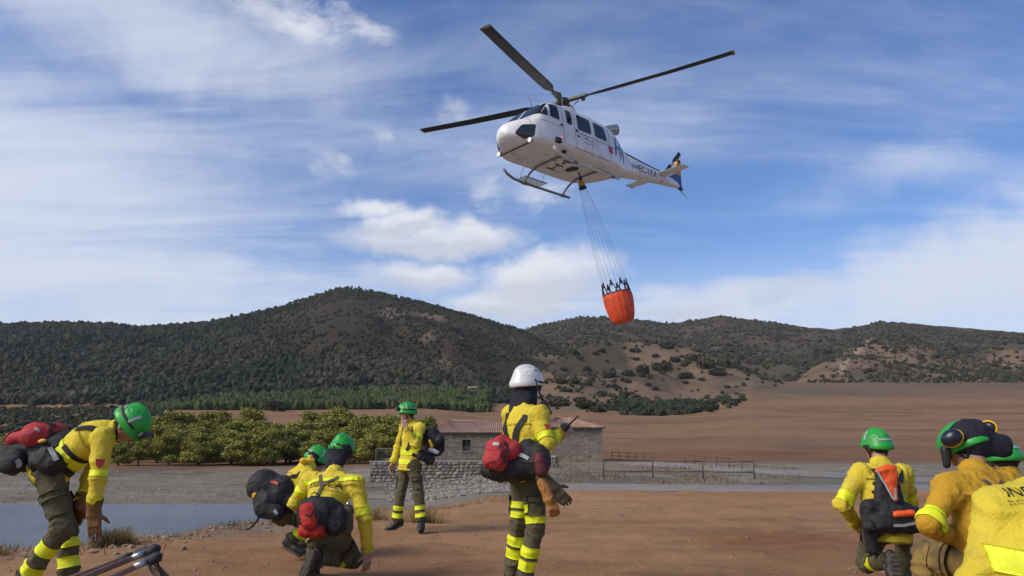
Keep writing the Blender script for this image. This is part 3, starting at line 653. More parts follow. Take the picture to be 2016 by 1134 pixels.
# low terrace wall of rough stones in front of the house
STM = []
for i in range(6):
    rg = np.random.default_rng(40 + i); b = bmesh.new(); bmesh.ops.create_icosphere(b, subdivisions=1, radius=1.0)
    for v in b.verts:
        c = np.array(v.co[:]); c = np.sign(c) * np.abs(c) ** .55 * (1 + .12 * rg.normal()); v.co = Vector(c)
    me = bpy.data.meshes.new('stone'); b.to_mesh(me); b.free(); STM.append(me)
STV = {}
def stone_mesh(i, j):
    if (i, j) not in STV:
        me = STM[i].copy(); me.materials.append(M_stones[j]); STV[(i, j)] = me
    return STV[(i, j)]
def rough_wall(name, a, b, h, label, cat, rows, ln, seed, thick=.42):
    """mortared core with separate face stones; a, b: foot points"""
    rg = random.Random(seed); a = np.array(a, float); b = np.array(b, float); L_ = np.linalg.norm((b - a)[:2]); u = unit(b - a); nrm = np.array([u[1], -u[0], 0]); nrm = nrm if nrm[1] < 0 else -nrm
    root = empty(name, (a + b) / 2, label, cat); up3 = np.array([0, 0, 1.0])
    MB().box((a + b) / 2 + up3 * h / 2, (L_ / 2, thick / 2, h / 2), [u, nrm, up3]).obj('core', M_mort, root, False)
    MB().box((a + b) / 2 + up3 * (h + .03), (L_ / 2 + .03, thick / 2 + .04, .032), [u, nrm, up3]).obj('coping', M_stones[3], root, False)
    rh = h / rows
    for r in range(rows):
        s = -rg.random() * ln * .5
        while s < L_:
            w_ = ln * rg.uniform(.55, 1.5); c0 = max(s, 0); c1 = min(s + w_, L_); s += w_
            if c1 - c0 < .1: continue
            o = bpy.data.objects.new('stone', stone_mesh(rg.randrange(6), rg.choice((0, 0, 1, 1, 2, 2, 3)))); COL.objects.link(o); o.parent = root
            p = a + u * (c0 + c1) / 2 + nrm * (thick / 2 + rg.uniform(-.01, .03)) + up3 * (rh * (r + .5) + rg.uniform(-.015, .015))
            o.location = tuple(p - LOC[root.name]); o.rotation_euler = (rg.uniform(-.06, .06), rg.uniform(-.05, .05), math.atan2(u[1], u[0]))
            o.scale = ((c1 - c0) / 2 * rg.uniform(.82, .98), rg.uniform(.05, .09), rh / 2 * rg.uniform(.72, 1.02))
    return root
za = zz(949, 45)
rough_wall('terrace_wall', (xA(731, 45), 45, za), (xA(1004, 45), 45.6, za + .05), zz(910, 45) - za, 'pale rough stone terrace wall standing below the house', 'wall', 6, .34, 3)
rough_wall('low_stone_wall', (xA(1030, 52), 54, zz(917, 54)), (xA(1098, 52), 53, zz(917, 53)), .62, 'short pale stub of stone wall at the foot of the house', 'wall', 3, .4, 5)
# rubble spilling below the terrace
rgp = np.random.default_rng(50)
def rocks(name, n, sampler, smin, smax, m, label, cat, seed):
    rng = np.random.default_rng(seed); P = sampler(rng, n); z = ground(P[:, 0], P[:, 1])[0]; S = smin + (smax - smin) * rng.random(n) ** 3
    V = ICO_V[None] * (1 + .22 * rng.normal(size=(n, len(ICO_V), 1))) * S[:, None, None] * (np.array([1, .8, .6])[None, None] * (.7 + .6 * rng.random((n, 1, 3)))); V = V + np.stack([P[:, 0], P[:, 1], z + S * .15], 1)[:, None, :]
    Fq = (ICO_F[None] + (np.arange(n) * len(ICO_V))[:, None, None]).reshape(-1, 3); me = mesh_of(name, V.reshape(-1, 3), Fq, m, False)
    o = bpy.data.objects.new(name, me); COL.objects.link(o); return tag(o, label, cat, kind='stuff')
M_rub = material('rubble_stones', (.30, .26, .215), .95, .3, 3.0, .4, 20, col2=(.16, .14, .12), thr=(.3, .7))
M_peb = material('dirt_pebbles', (.22, .14, .09), .95, .3, 7.0, .3, 30, col2=(.30, .21, .15), thr=(.4, .6))
def smp_rub(rng, n): y = 30 + rng.random(n) * 14; x = (xA(760 + rng.random(n) * 260, 1)) * y; return np.stack([x, y], 1)
rocks('terrace_rubble', 1800, smp_rub, .03, .17, M_rub, 'loose rubble on the slope below the terrace wall', 'rubble', 51)
def smp_beach(rng, n): y = 33 + rng.random(n) ** 1.6 * 24; x = xA(-200 + rng.random(n) * 950, 1) * y; return np.stack([x, y], 1)
rocks('shore_gravel', 5000, smp_beach, .012, .075, M_rub, 'grey stones strewn along the far shore of the pond', 'gravel', 52)
def smp_near(rng, n): y = 2.2 + rng.random(n) ** 1.4 * 17; x = xA(-100 + rng.random(n) * 2250, 1) * y; return np.stack([x, y], 1)
rocks('pebbles', 4500, smp_near, .004, .024, M_peb, 'small pebbles scattered over the bare dirt', 'pebbles', 53)
def smp_edge(rng, n):
    y = 8.6 + rng.random(n) * 5.0; u_ = -60 + rng.random(n) * 620; e = np.interp(u_, [0, 200, 340, 430, 510], [9.4, 9.9, 10.7, 11.7, 12.7]); y = e - .2 + rng.normal(size=n) * .5; return np.stack([xA(u_, 1) * y, y], 1)
rocks('bank_stones', 700, smp_edge, .01, .06, M_peb, 'stones along the crumbling near bank of the pond', 'stones', 54)

# fences
def fence(a, b, posts, h, rails, label, r=.05, name='rail_fence'):
    a = np.array(a, float); b = np.array(b, float); a[2] = gz(a[0], a[1]); root = empty(name, a, label, 'fence'); P = []
    for i in range(posts):
        t = i / (posts - 1); p = a + (b - a) * t; p[2] = gz(p[0], p[1]); P.append(p)
        MB().tube([p - (0, 0, .2), p + (random.uniform(-.02, .02), 0, h * .5), p + (random.uniform(-.03, .03), 0, h + .03)], r, 8).obj('post', M_fwood, root)
    for k in rails:
        for i in range(posts - 1):
            MB().tube([P[i] + (0, -.0, h * k), (P[i] + P[i + 1]) / 2 + (0, 0, h * k - .02), P[i + 1] + (0, 0, h * k)], r * .72, 7).obj('rail', M_fwood, root)
    return root
fence((xA(1186, 41), 41, 0), (xA(1481, 40), 40, 0), 4, .92, (.97, .40), 'brown timber rail fence of three bays beside the road', .040)
fence((xA(1347, 60), 60, 0), (xA(1458, 50), 50, 0), 6, .70, (.95,), 'brown post fence behind the rail fence, slanting towards the road', .034)
fence((xA(1203, 70), 70, 0), (xA(1284, 66), 66, 0), 6, .70, (.95, .5), 'far brown post fence at the corner of the stone house', .034)
# metal railing on the terrace
ra = np.array([xA(740, 46), 46.2, zz(910, 46)]); rb = np.array([xA(968, 46), 46.8, zz(910, 46) + .1]); rl = empty('terrace_railing', ra, 'thin grey metal railing along the top of the terrace wall', 'railing')
for hgt in (.06, .80): MB().tube([ra + (0, 0, hgt), rb + (0, 0, hgt)], .02, 6).obj('rail', M_rail, rl)
for t in np.linspace(0, 1, 6): p = ra + (rb - ra) * t; MB().box(p + (0, 0, .42), (.025, .025, .42)).obj('post', M_rail, rl, False)
br = MB()
for t in np.linspace(0, 1, 90): p = ra + (rb - ra) * t; br.box(p + (0, 0, .43), (.006, .006, .37))
tag(br.obj('bars', M_rail, rl, False), kind='stuff')

# ------------------------------------------------------------------ dry weeds on the bank
def weed_mesh(seed, n, h, spread, m, thick=.004, droop=.4):
    rng = np.random.default_rng(seed); V = []; Fq = []; C = []
    for i in range(n):
        a = rng.random() * 6.28; r0 = abs(rng.normal()) * spread * .35; p = np.array([r0 * math.cos(a), r0 * math.sin(a), -.02]); d = np.array([math.cos(a) * rng.random() * droop * 1.6, math.sin(a) * rng.random() * droop * 1.6, 1.0]); d /= np.linalg.norm(d)
        hh = h * (.4 + .6 * rng.random()); wv = np.array([-math.sin(a + 1), math.cos(a + 1), 0]) * thick * (1 + rng.random()); cc = rng.random(3)
        for s in range(3):
            q0 = p; d = d + rng.normal(size=3) * .16 + np.array([0, 0, -.06 * s]); d /= np.linalg.norm(d); p = p + d * hh / 3; w0, w1 = wv * (1 - s * .28), wv * (1 - (s + 1) * .28)
            k_ = len(V); V += [q0 - w0, q0 + w0, p + w1, p - w1]; Fq.append((k_, k_ + 1, k_ + 2, k_ + 3)); C.append(cc)
    me = mesh_of('stems', np.array(V), np.array(Fq), m, False); set_col(me, np.array(C), 4); return me
M_dry = leaf_material('dry_grass', (.23, .145, .065), (.40, .28, .13), None, .9)
M_weed = leaf_material('grey_green_weed', (.075, .075, .035), (.15, .125, .06), (.30, .20, .09), .9)
def weed(name, px, Y, h, spread, seed, m, label, n=260):
    x = xA(px, Y); o = bpy.data.objects.new(name, weed_mesh(seed, n, h, spread, m)); COL.objects.link(o); o.location = (x, Y, gz(x, Y)); LOC[o.name] = np.array(o.location); return tag(o, label, 'plant')
weed('weed_bush', 240, 9.5, .27, .30, 60, M_weed, 'grey green weed bush on the bank beside the bent-over person', 520)
weed('weed_clump', 262, 9.55, .26, .22, 61, M_dry, 'tawny seed heads beside the grey green weed bush', 420)
weed('dry_grass_clump', 22, 8.9, .16, .5, 62, M_dry, 'tawny dry grass clump on the bank behind the bent-over person', 300)
weed('dry_grass_clump', 838, 12.6, .34, .6, 63, M_dry, 'brown dry grass tuft behind the feet of the person with a hand to the mouth', 460)
weed('dry_grass_clump', 745, 12.9, .24, .6, 64, M_dry, 'brown dry grass patch between the kneeling crew and the standing person', 380)
weed('weed_sprig', 470, 12.1, .18, .8, 65, M_weed, 'sparse low weeds at the tip of the pond', 160)
rng = np.random.default_rng(66); V = []; Fq = []; C = []
for i in range(2600):
    u_ = rng.uniform(-60, 1050); e = np.interp(u_, [0, 200, 340, 430, 510, 640, 1050], [9.3, 9.8, 10.6, 11.6, 12.6, 14, 18]); Y = e + rng.normal() * .55; x = xA(u_, Y); 
    V.append((x, Y)); 
V = np.array(V); Z = ground(V[:, 0], V[:, 1])[0]; VV = []
for i in range(len(V)):
    p = np.array([V[i, 0], V[i, 1], Z[i] - .01]); h = .04 + .10 * rng.random() ** 2; d = np.array([rng.normal() * .5, rng.normal() * .5, 1]); d /= np.linalg.norm(d); s = np.array([.006, .002, 0]); k_ = len(VV)
    VV += [p - s, p + s, p + d * h]; Fq.append((k_, k_ + 1, k_ + 2)); C.append(rng.random(3))
me = mesh_of('bank_grass', np.array(VV), np.array(Fq), M_dry, False); set_col(me, np.array(C), 3); o = bpy.data.objects.new('bank_grass', me); COL.objects.link(o); tag(o, 'sparse dry grass blades along the edge of the bank', 'grass', kind='stuff')
def smp_isle(rng, n): y = 35 + rng.random(n) * 22; x = xA(1090 + rng.random(n) * 480, 1) * y; return np.stack([x, y], 1)
rng = np.random.default_rng(67); P = smp_isle(rng, 2600); Z = ground(P[:, 0], P[:, 1])[0]; VV = []; Fq = []; C = []
for i in range(len(P)):
    if vnoise(np.array([[P[i, 0] / 2.5, P[i, 1] / 2.5, 0]]))[0] < -.05: continue
    p = np.array([P[i, 0], P[i, 1], Z[i] - .02]); h = .08 + .16 * rng.random(); d = np.array([rng.normal() * .5, rng.normal() * .5, 1]); s = np.array([.03, .01, 0]); k_ = len(VV); VV += [p - s, p + s, p + d * h]; Fq.append((k_, k_ + 1, k_ + 2)); C.append(rng.random(3))
me = mesh_of('roadside_grass', np.array(VV), np.array(Fq), M_dry, False); set_col(me, np.array(C), 3); o = bpy.data.objects.new('roadside_grass', me); COL.objects.link(o); tag(o, 'dry grass between the two branches of the road', 'grass', kind='stuff')

# ------------------------------------------------------------------ three fire beaters resting with their heads up
M_handle = material('beater_handle_wood', (.33, .18, .115), .6, .25, 12, .2, 60)
M_rubber = material('beater_rubber', (.022, .021, .022), .7, .3, 10, .3, 40)
M_flap = material('dusty_flap', (.24, .225, .21), .8, .3, 10, .3, 40)
for i, (hx, hy, hY, tx, ty, tY, lab) in enumerate([(258, 1100, 3.62, 20, 1196, 3.30, 'fire beater with a steel ferrule, uppermost of the three on the ground'), (240, 1102, 3.74, 0, 1190, 3.46, 'fire beater with a bare brown handle, farthest from the bent-over person\'s hand'), (262, 1118, 3.55, 40, 1220, 3.22, 'fire beater with its dusty flaps drooping, lowest of the three')]):
    A = W(hx, hy, hY); B = W(tx, ty, tY); d = unit(B - A); tl = (A[2] - .03) / max(-d[2], .1); B = A + d * min(tl, 1.75)
    bt = empty('fire_beater', B, lab, 'fire beater', 'fire beaters laid by the bent-over person')
    MB().tube([A, (A + B) / 2, B], [.0135, .0135, .013], 10).obj('handle', M_handle, bt)
    if i != 1: MB().tube([A - d * .075, A - d * .005], [.0165, .0155], 12).obj('ferrule', M_alu if 'M_alu' in globals() else material('bare_metal', (.40, .41, .42), .35, .2, 12, metal=.8), bt)
    else: MB().tube([A - d * .05, A + d * .02], [.020, .019], 12).obj('ferrule', M_rubber, bt)
    H0 = A - d * .09; sd = unit(np.cross(d, [0, 0, 1.0])); hd_ = MB(); hd_.box(H0, (.036, .024, .016), [sd, d, np.cross(sd, d)]); hd_.sphere(H0 - d * .015, (.036, .030, .024), 10, 7, [sd, d, np.cross(sd, d)]); hd_.obj('head', M_rubber, bt)
    for k in range(4):
        off = (k - 1.5) * .022; pts = []; L_ = H0[2] - .012
        for t in np.linspace(0, 1, 9): pts.append(H0 + sd * (off * (1 + 1.6 * t)) - d * (.05 + .07 * math.sin(PI * min(1, t * 1.3)) + .02 * k) * min(1, t * 3) - np.array([0, 0, 1]) * (L_ * t))
        rg = [[p - sd * .011, p + sd * .011, p + sd * .011 - d * .004, p - sd * .011 - d * .004] for p in pts]
        MB().loft(rg).obj('flap', M_flap if (k + i) % 2 else M_rubber, bt, False)
# ------------------------------------------------------------------ helicopter (local frame: x forward, y port, z up, origin under the mast on the belly)
HP = np.array([2.393, 28.585, 12.172]); HE = (math.radians(4.55), math.radians(1.92), math.radians(-133.21))
heli = empty('helicopter', HP, 'white firefighting helicopter in flight with four dark blades, seen from below', 'helicopter'); heli.rotation_euler = HE
from mathutils import Euler
HM = np.array(Euler(HE).to_matrix())
def H2W(p): return HM @ np.asarray(p, float) + HP
M_hw = material('white_aircraft_paint', (.80, .80, .80), .32, .05, 2.0, coat=.15, dirt=((.38, .36, .33), 1.1, .52, .6))
M_glass = material('dark_cabin_glass', (.018, .022, .028), .06, .2, 2, spec=.7)
M_blk = material('black_paint', (.012, .013, .016), .5, .3, 8)
M_blade = material('blade_grey', (.009, .010, .013), .5, .25, .6, col2=(.013, .014, .017))
M_hub = material('rotor_head_metal', (.085, .095, .075), .5, .4, 20, metal=.4, bump=.3)
M_blue = material('tail_blue', (.012, .030, .16), .35, .2, 3, coat=.2)
M_orng = material('tail_orange', (.62, .24, .012), .4, .2, 4)
M_skid = material('skid_grey', (.20, .20, .20), .5, .25, 6)
M_alu = MATS.get("bare_metal") or material('bare_metal', (.40, .41, .42), .35, .2, 12, metal=.8)
M_red = material('red_badge', (.50, .035, .055), .45, .2, 9)
M_ltr = material('dark_lettering', (.012, .014, .02), .5, .2, 9)
M_bltr = material('blue_lettering', (.02, .05, .26), .45, .2, 9)
M_seam = material('panel_seam', (.22, .22, .22), .6, .2, 9)
M_teal = material('shaft_cover_navy', (.006, .022, .045), .35, .2, 5)
ST = [(4.02, .07, .45, .59, 2.0), (3.96, .26, .31, .76, 2.1), (3.78, .50, .17, .92, 2.2), (3.50, .74, .07, 1.04, 2.5), (3.28, .90, .02, 1.11, 3.0), (3.12, 1.00, .0, 1.17, 3.8), (2.80, 1.12, -.02, 1.52, 4.8),
      (2.48, 1.18, -.02, 1.86, 5.2), (2.22, 1.22, -.02, 1.97, 5.0), (1.7, 1.26, 0, 2.04, 4.4), (.6, 1.30, 0, 2.07, 4.2), (-.8, 1.30, 0, 2.06, 4.2), (-1.6, 1.26, .02, 2.03, 3.8), (-2.2, 1.08, .10, 1.98, 3.2), (-2.8, .82, .27, 1.90, 2.7), (-3.4, .57, .48, 1.80, 2.4), (-4.0, .42, .64, 1.70, 2.2)]
BOOM = [(-3.9, .43, .62, 1.71, 2.2), (-5.5, .33, .85, 1.63, 2.2), (-7.0, .25, 1.02, 1.58, 2.2), (-8.2, .17, 1.13, 1.53, 2.1), (-8.6, .12, 1.15, 1.48, 2.0), (-8.8, .05, 1.2, 1.40, 2.0)]
def ring(x, hw, zb, zt, e, n=48):
    zc = (zb + zt) / 2 - .06 * (zt - zb); out = []
    for k in range(n):
        a = 2 * PI * k / n; c, s = math.cos(a), math.sin(a)
        out.append((x, hw * math.copysign(abs(c) ** (2 / e), c), zc + ((zt - zc) if s > 0 else (zc - zb)) * math.copysign(abs(s) ** (2 / (e + (2.2 if s < 0 else -.2))), s)))
    return out
def densify(S, m=5):
    S = np.array(S); t = np.arange(len(S)); tt = np.linspace(0, len(S) - 1, (len(S) - 1) * m + 1)
    out = np.stack([np.interp(tt, t, S[:, k]) for k in range(S.shape[1])], 1)
    for _ in range(2): out[1:-1] = (out[:-2] + 2 * out[1:-1] + out[2:]) / 4
    return [tuple(r) for r in out]
hb = MB().loft([ring(*s) for s in densify(ST)]); fus = hb.obj('fuselage', M_hw, heli, local=True)
bb = MB().loft([ring(*s, n=28) for s in densify(BOOM)]); boom = bb.obj('tail_boom', M_hw, heli, local=True)
def bvh_of(mb): return BVHTree.FromPolygons([Vector(p) for p in mb.v], mb.f)
BH, BB = bvh_of(hb), bvh_of(bb)
def cast(bv, o, d, off=.008):
    h = bv.ray_cast(Vector(o), Vector(d).normalized())
    if h[0] is None: return None
    nrm = np.array(h[1]); nrm = nrm if nrm @ np.asarray(d, float) < 0 else -nrm
    return np.array(h[0]) + nrm * off
def patch(name, poly, to3, d, m, parent, bv=None, off=.008, rnd=.25, rings=5):
    """outline laid on the skin of the aircraft as a thin panel"""
    bv = bv or BH; P = np.array(poly, float); n = len(P); out = []
    for i in range(n):       # rounded corners
        a, b, c = P[i - 1], P[i], P[(i + 1) % n]; p0 = b + (a - b) * rnd; p1 = b + (c - b) * rnd
        for t in np.linspace(0, 1, 6): out.append((1 - t) ** 2 * p0 + 2 * t * (1 - t) * b + t * t * p1)
        for t in (.33, .66): out.append(p1 + (c + (b - c) * rnd - p1) * t)
    out = np.array(out); cen = out.mean(0); v = []; f = []; m_ = len(out)
    for r_ in range(rings):
        s = 1 - r_ / rings
        for p in out:
            q_ = cast(bv, to3(*(cen + (p - cen) * s)), d, off); v.append(q_ if q_ is not None else (np.nan,) * 3)
    q_ = cast(bv, to3(*cen), d, off); v.append(q_)
    v = np.array([x if x is not None else (np.nan,) * 3 for x in v], float)
    for r_ in range(rings - 1):
        for k in range(m_): f.append((r_ * m_ + k, r_ * m_ + (k + 1) % m_, (r_ + 1) * m_ + (k + 1) % m_, (r_ + 1) * m_ + k))
    for k in range(m_): f.append(((rings - 1) * m_ + k, (rings - 1) * m_ + (k + 1) % m_, rings * m_))
    bad = np.isnan(v).any(1); f = [q for q in f if not any(bad[i] for i in q)]; v[bad] = 0
    return mk(name, v, f, m, parent, True, True)
def port(x, z): return (x, 4.0, z)
def star(x, z): return (x, -4.0, z)
def front_(y, z): return (7.0, y, z)
DP, DS, DF, DU = (0, -1, 0), (0, 1, 0), (-1, 0, 0), (0, 0, 1)
for sgn, fn, dd in ((1, port, DP), (-1, star, DS)):
    patch('window', [(2.92, 1.16), (2.60, 1.14), (2.58, 1.58)], fn, dd, M_glass, fus, rnd=.12)
    patch('window', [(2.52, 1.14), (2.02, 1.08), (2.04, 1.70), (2.44, 1.72)], fn, dd, M_glass, fus, rnd=.15)
    patch('window', [(1.62, 1.08), (1.30, 1.08), (1.30, 1.68), (1.62, 1.68)], fn, dd, M_glass, fus, rnd=.18)
    patch('window', [(.98, 1.00), (.12, 1.00), (.14, 1.66), (.96, 1.67)], fn, dd, M_glass, fus, rnd=.16)
    patch('window', [(-.12, 1.00), (-.92, 1.00), (-.84, 1.62), (-.10, 1.66)], fn, dd, M_glass, fus, rnd=.16)
    patch('windshield', [(sgn * .05, 1.20), (sgn * 1.02, 1.18), (sgn * 1.03, 1.76), (sgn * .05, 1.86)], front_, DF, M_glass, fus, rnd=.10)
    patch('chin_window', [(sgn * .46, .34), (sgn * .62, .13), (sgn * .92, .22), (sgn * .98, .68), (sgn * .66, .68)], front_, DF, M_glass, fus, rnd=.14)
def seam(pts, fn=port, dd=DP, w_=.022):
    v = []; f = []
    P = np.array(pts, float); d_ = np.r_[0, np.cumsum(np.hypot(*np.diff(P, axis=0).T))]; s = np.linspace(0, d_[-1], max(4, int(d_[-1] / .06)))
    X = np.interp(s, d_, P[:, 0]); Z = np.interp(s, d_, P[:, 1]); tx, tz = np.gradient(X), np.gradient(Z); l = np.hypot(tx, tz)
    for i in range(len(s)):
        for k in (-.5, .5):
            q_ = cast(BH, fn(X[i] - tz[i] / l[i] * k * w_, Z[i] + tx[i] / l[i] * k * w_), dd, .005); v.append(q_ if q_ is not None else np.zeros(3))
    f = [(2 * i, 2 * i + 1, 2 * i + 3, 2 * i + 2) for i in range(len(s) - 1)]
    return mk('panel_seam', v, f, M_seam, fus, True, True)
seam([(1.84, .25), (1.84, 1.75)]); seam([(1.16, .2), (1.16, 1.78)]); seam([(-1.12, .3), (-1.12, 1.75)]); seam([(1.1, .86), (-2.2, .86)], w_=.03); seam([(2.95, .92), (1.85, .82)]); seam([(1.2, .2), (-1.12, .2)])
seam([(-1.9, .35), (-1.9, 1.75)]); seam([(.1, .2), (.1, .84)], w_=.016); seam([(-2.5, .5), (-2.5, 1.7)], w_=.018); seam([(3.3, .3), (3.3, .95)], w_=.016)
# door handles
for x, z in ((1.94, .92), (1.06, .92), (1.0, .70)): MB().box((x, float(cast(BH, port(x, z), DP, .02)[1]), z), (.06, .02, .025)).obj('door_handle', M_blk, fus, local=True)
# lettering laid on the skin
def letters(name, body, m, parent, to3, d, bv, origin, size, xs=1.0, off=.010, shear=0.0, slope=0.0):
    cu = bpy.data.curves.new('lettering', 'FONT'); cu.body = body; cu.size = size; cu.align_x = 'LEFT'; cu.resolution_u = 3; cu.shear = shear
    ob = bpy.data.objects.new('lettering', cu); COL.objects.link(ob); dg = bpy.context.evaluated_depsgraph_get(); me = bpy.data.meshes.new_from_object(ob.evaluated_get(dg))
    bpy.data.objects.remove(ob)
    b = bmesh.new(); b.from_mesh(me); bmesh.ops.triangulate(b, faces=b.faces)
    for _ in range(4):
        lg = [e for e in b.edges if e.calc_length() > size * .14]
        if not lg: break
        bmesh.ops.subdivide_edges(b, edges=lg, cuts=1); bmesh.ops.triangulate(b, faces=b.faces)
    v = [(p.co.x * xs + origin[0], p.co.y + origin[1] + slope * p.co.x) for p in b.verts]; b.verts.index_update(); f = [tuple(x.index for x in q.verts) for q in b.faces]; b.free(); bpy.data.meshes.remove(me)
    out = []; bad = set()
    for i, (x, y) in enumerate(v):
        q_ = cast(bv, to3(x, y), d, off)
        if q_ is None: bad.add(i); q_ = np.zeros(3)
        out.append(q_)
    return mk(name, out, [q for q in f if not bad & set(q)], m, parent, True, True)
boom_pt = lambda u, v: (-u, 4.0, v)
letters('registration_lettering', 'EC-IXX', M_ltr, boom, boom_pt, DP, BB, (4.62, .93), .50, 1.08, slope=.075)
letters('small_lettering', 'INAER', M_ltr, boom, boom_pt, DP, BB, (4.02, .98), .23, .95, slope=.07)
letters('side_number', 'H4', M_bltr, fus, boom_pt, DP, BH, (1.42, .60), 1.20, .95, shear=.10)
bel = lambda u, v: (v, u, -3.0)
letters('belly_number', 'H4', M_ltr, fus, bel, DU, BH, (-.55, .50), .74, 1.25)
letters('belly_ring', '0', M_ltr, fus, bel, DU, BH, (.12, 1.18), .36, 1.0)
patch('hook_well', [(-.30, -.05), (.10, -.32), (.36, -.12), (.30, .20), (-.08, .26)], lambda u, v: (v, u, -3.0), DU, M_blk, fus, rnd=.45)
patch('red_badge', [(-1.0, .56), (-1.30, .56), (-1.30, .84), (-1.0, .84)], port, DP, M_red, fus, rnd=.04, rings=3)
letters('badge_lettering', '112', material('badge_pink', (.75, .40, .42), .5, .1), fus, boom_pt, DP, BH, (1.03, .65), .15, .9, off=.016)
# small regional emblem: an arch over a bar
ev = [];
for k in range(13):
    a = PI * (.08 + .84 * k / 12)
    for r_ in (.13, .17): ev.append(cast(BH, port(.46 + r_ * math.cos(a), .62 + r_ * math.sin(a)), DP, .010))
mk('emblem', ev, [(2 * k, 2 * k + 1, 2 * k + 3, 2 * k + 2) for k in range(12)], material('emblem_grey', (.16, .20, .24), .5, .1), fus, True, True)
patch('emblem_bar', [(.66, .53), (.26, .53), (.26, .56), (.66, .56)], port, DP, MATS['emblem_grey'], fus, rnd=.02, rings=2)
# engine cowling, mast fairing, intakes, exhausts
def cring(x, hw, zb, zt, n=28): return ring(x, hw, zb, zt, 2.6, n)
cw = MB().loft([cring(*s) for s in [tuple(q[:4]) for q in densify([(1.62, .30, 1.82, 1.98), (1.25, .52, 1.8, 2.2), (.8, .62, 1.8, 2.36), (0, .68, 1.8, 2.48), (-1.0, .70, 1.8, 2.48), (-2.0, .70, 1.78, 2.42), (-2.6, .62, 1.75, 2.30), (-3.2, .42, 1.68, 2.02), (-3.8, .22, 1.62, 1.80)], 4)]])
cowl = cw.obj('engine_cowling', M_hw, heli, local=True); BC = bvh_of(cw)
MB().sphere((.05, 0, 2.40), (.62, .50, .34), 20, 10).obj('mast_fairing', M_hw, heli, local=True)
patch('air_intake', [(-.55, 2.02), (-.95, 2.02), (-.90, 2.26), (-.62, 2.28)], port, DP, M_blk, cowl, bv=BC, rnd=.3); patch('air_intake', [(-.55, 2.02), (-.95, 2.02), (-.90, 2.26), (-.62, 2.28)], star, DS, M_blk, cowl, bv=BC, rnd=.3)
for s in (1, -1):
    d = unit((-.9, .42 * s, .18)); c = np.array((-2.1, .46 * s, 2.16)); ex = MB().tube([c, c + d * .35, c + d * .62], [.20, .23, .24], 18, False)
    e_ = ex.obj('exhaust', M_alu, heli, local=True)
    MB().tube([c + d * .30, c + d * .56], [.16, .20], 16).obj('exhaust_opening', M_blk, e_, local=True)
# shaft cover along the top of the boom
MB().loft([[(x, -w_, z - .03), (x, w_, z - .03), (x, w_ * .8, z + h_), (x, -w_ * .8, z + h_)] for x, w_, z, h_ in [(-3.6, .15, 1.74, .10), (-5.5, .14, 1.61, .10), (-7.0, .12, 1.56, .09), (-8.0, .08, 1.52, .07)]]).obj('driveshaft_cover', M_teal, heli, local=True)
# rotor mast, swashplate and head
mast = MB().tube([(0, 0, 2.4), (0, 0, 2.75), (0, 0, 3.12)], [.16, .11, .10], 14)
mo = mast.obj('rotor_mast', M_hub, heli, local=True)
MB().tube([(0, 0, 2.66), (0, 0, 2.72), (0, 0, 2.78)], [.26, .30, .24], 18).obj('swashplate', M_hub, mo, local=True)
hubm = MB().sphere((0, 0, 3.05), (.30, .30, .15), 16, 8)
AZ0 = 17.0; CONE = [-3.4, -1.4, 1.5, 5.0]
def rdir(az, cone): a, c = math.radians(az), math.radians(cone); return np.array([math.cos(a) * math.cos(c), math.sin(a) * math.cos(c), math.sin(c)])
for k in range(4):
    d = rdir(AZ0 + 90 * k, CONE[k] * .4); t_ = np.array([-d[1], d[0], 0]); hubm.box(np.array([0, 0, 3.05]) + d * .55, (.48, .11, .045), [d, unit(t_), np.cross(d, unit(t_))])
hub_o = hubm.obj('rotor_head', M_hub, heli, False, True)
for k in range(4):
    d = rdir(AZ0 + 90 * k, CONE[k] * .4); t_ = unit((-d[1], d[0], 0))
    MB().sphere(np.array([0, 0, 3.0]) + d * .82 + t_ * .14, (.13, .09, .09), 10, 6).obj('lag_damper', M_hub, hub_o, local=True)
    MB().tube([np.array([0, 0, 2.72]) + d * .27 + t_ * .06, np.array([0, 0, 3.0]) + d * .62 + t_ * .17], .022, 7).obj('pitch_link', M_alu, hub_o, local=True)
    # blade: aerofoil sections with twist, slightly bowed
    rings = []; secs = [(.85, .10, .10), (1.25, .14, .10), (1.6, .40, .055), (2.2, .42, .05), (4.5, .41, .045), (6.6, .40, .04), (6.95, .40, .03), (7.02, .36, .012)]
    for r_, ch, th in secs:
        dc = rdir(AZ0 + 90 * k, CONE[k] + (r_ - 4) * .25); c = np.array([0, 0, 3.05]) + rdir(AZ0 + 90 * k, CONE[k] * .4) * .8 + dc * (r_ - .8)
        pa = math.radians(13 - r_ * 1.0); tt = unit((-dc[1], dc[0], 0)); nn_ = np.cross(dc, tt); le = tt * math.cos(pa) + nn_ * math.sin(pa); nv = np.cross(dc, le); rg = []
        for a in np.linspace(0, 2 * PI, 14, endpoint=False):
            xx = .5 * math.cos(a); yy = .5 * math.sin(a) * (1 - .35 * (-math.cos(a)) if math.cos(a) < 0 else 1) * (.55 + .45 * (math.cos(a) + 1) / 2)
            rg.append(c + le * (xx * ch + ch * .05) + nv * yy * th)
        rings.append(rg)
    bl = MB().loft(rings).obj('rotor_blade', M_blade, heli, local=True)
    dc = rdir(AZ0 + 90 * k, CONE[k] + .7); c = np.array([0, 0, 3.05]) + rdir(AZ0 + 90 * k, CONE[k] * .4) * .8 + dc * 6.16
    MB().box(c, (.045, .19, .022), [dc, unit((-dc[1], dc[0], 0)), np.cross(dc, unit((-dc[1], dc[0], 0)))]).obj('blade_tip', material('tip_tan', (.22, .15, .06), .6, .2), bl, False, True)
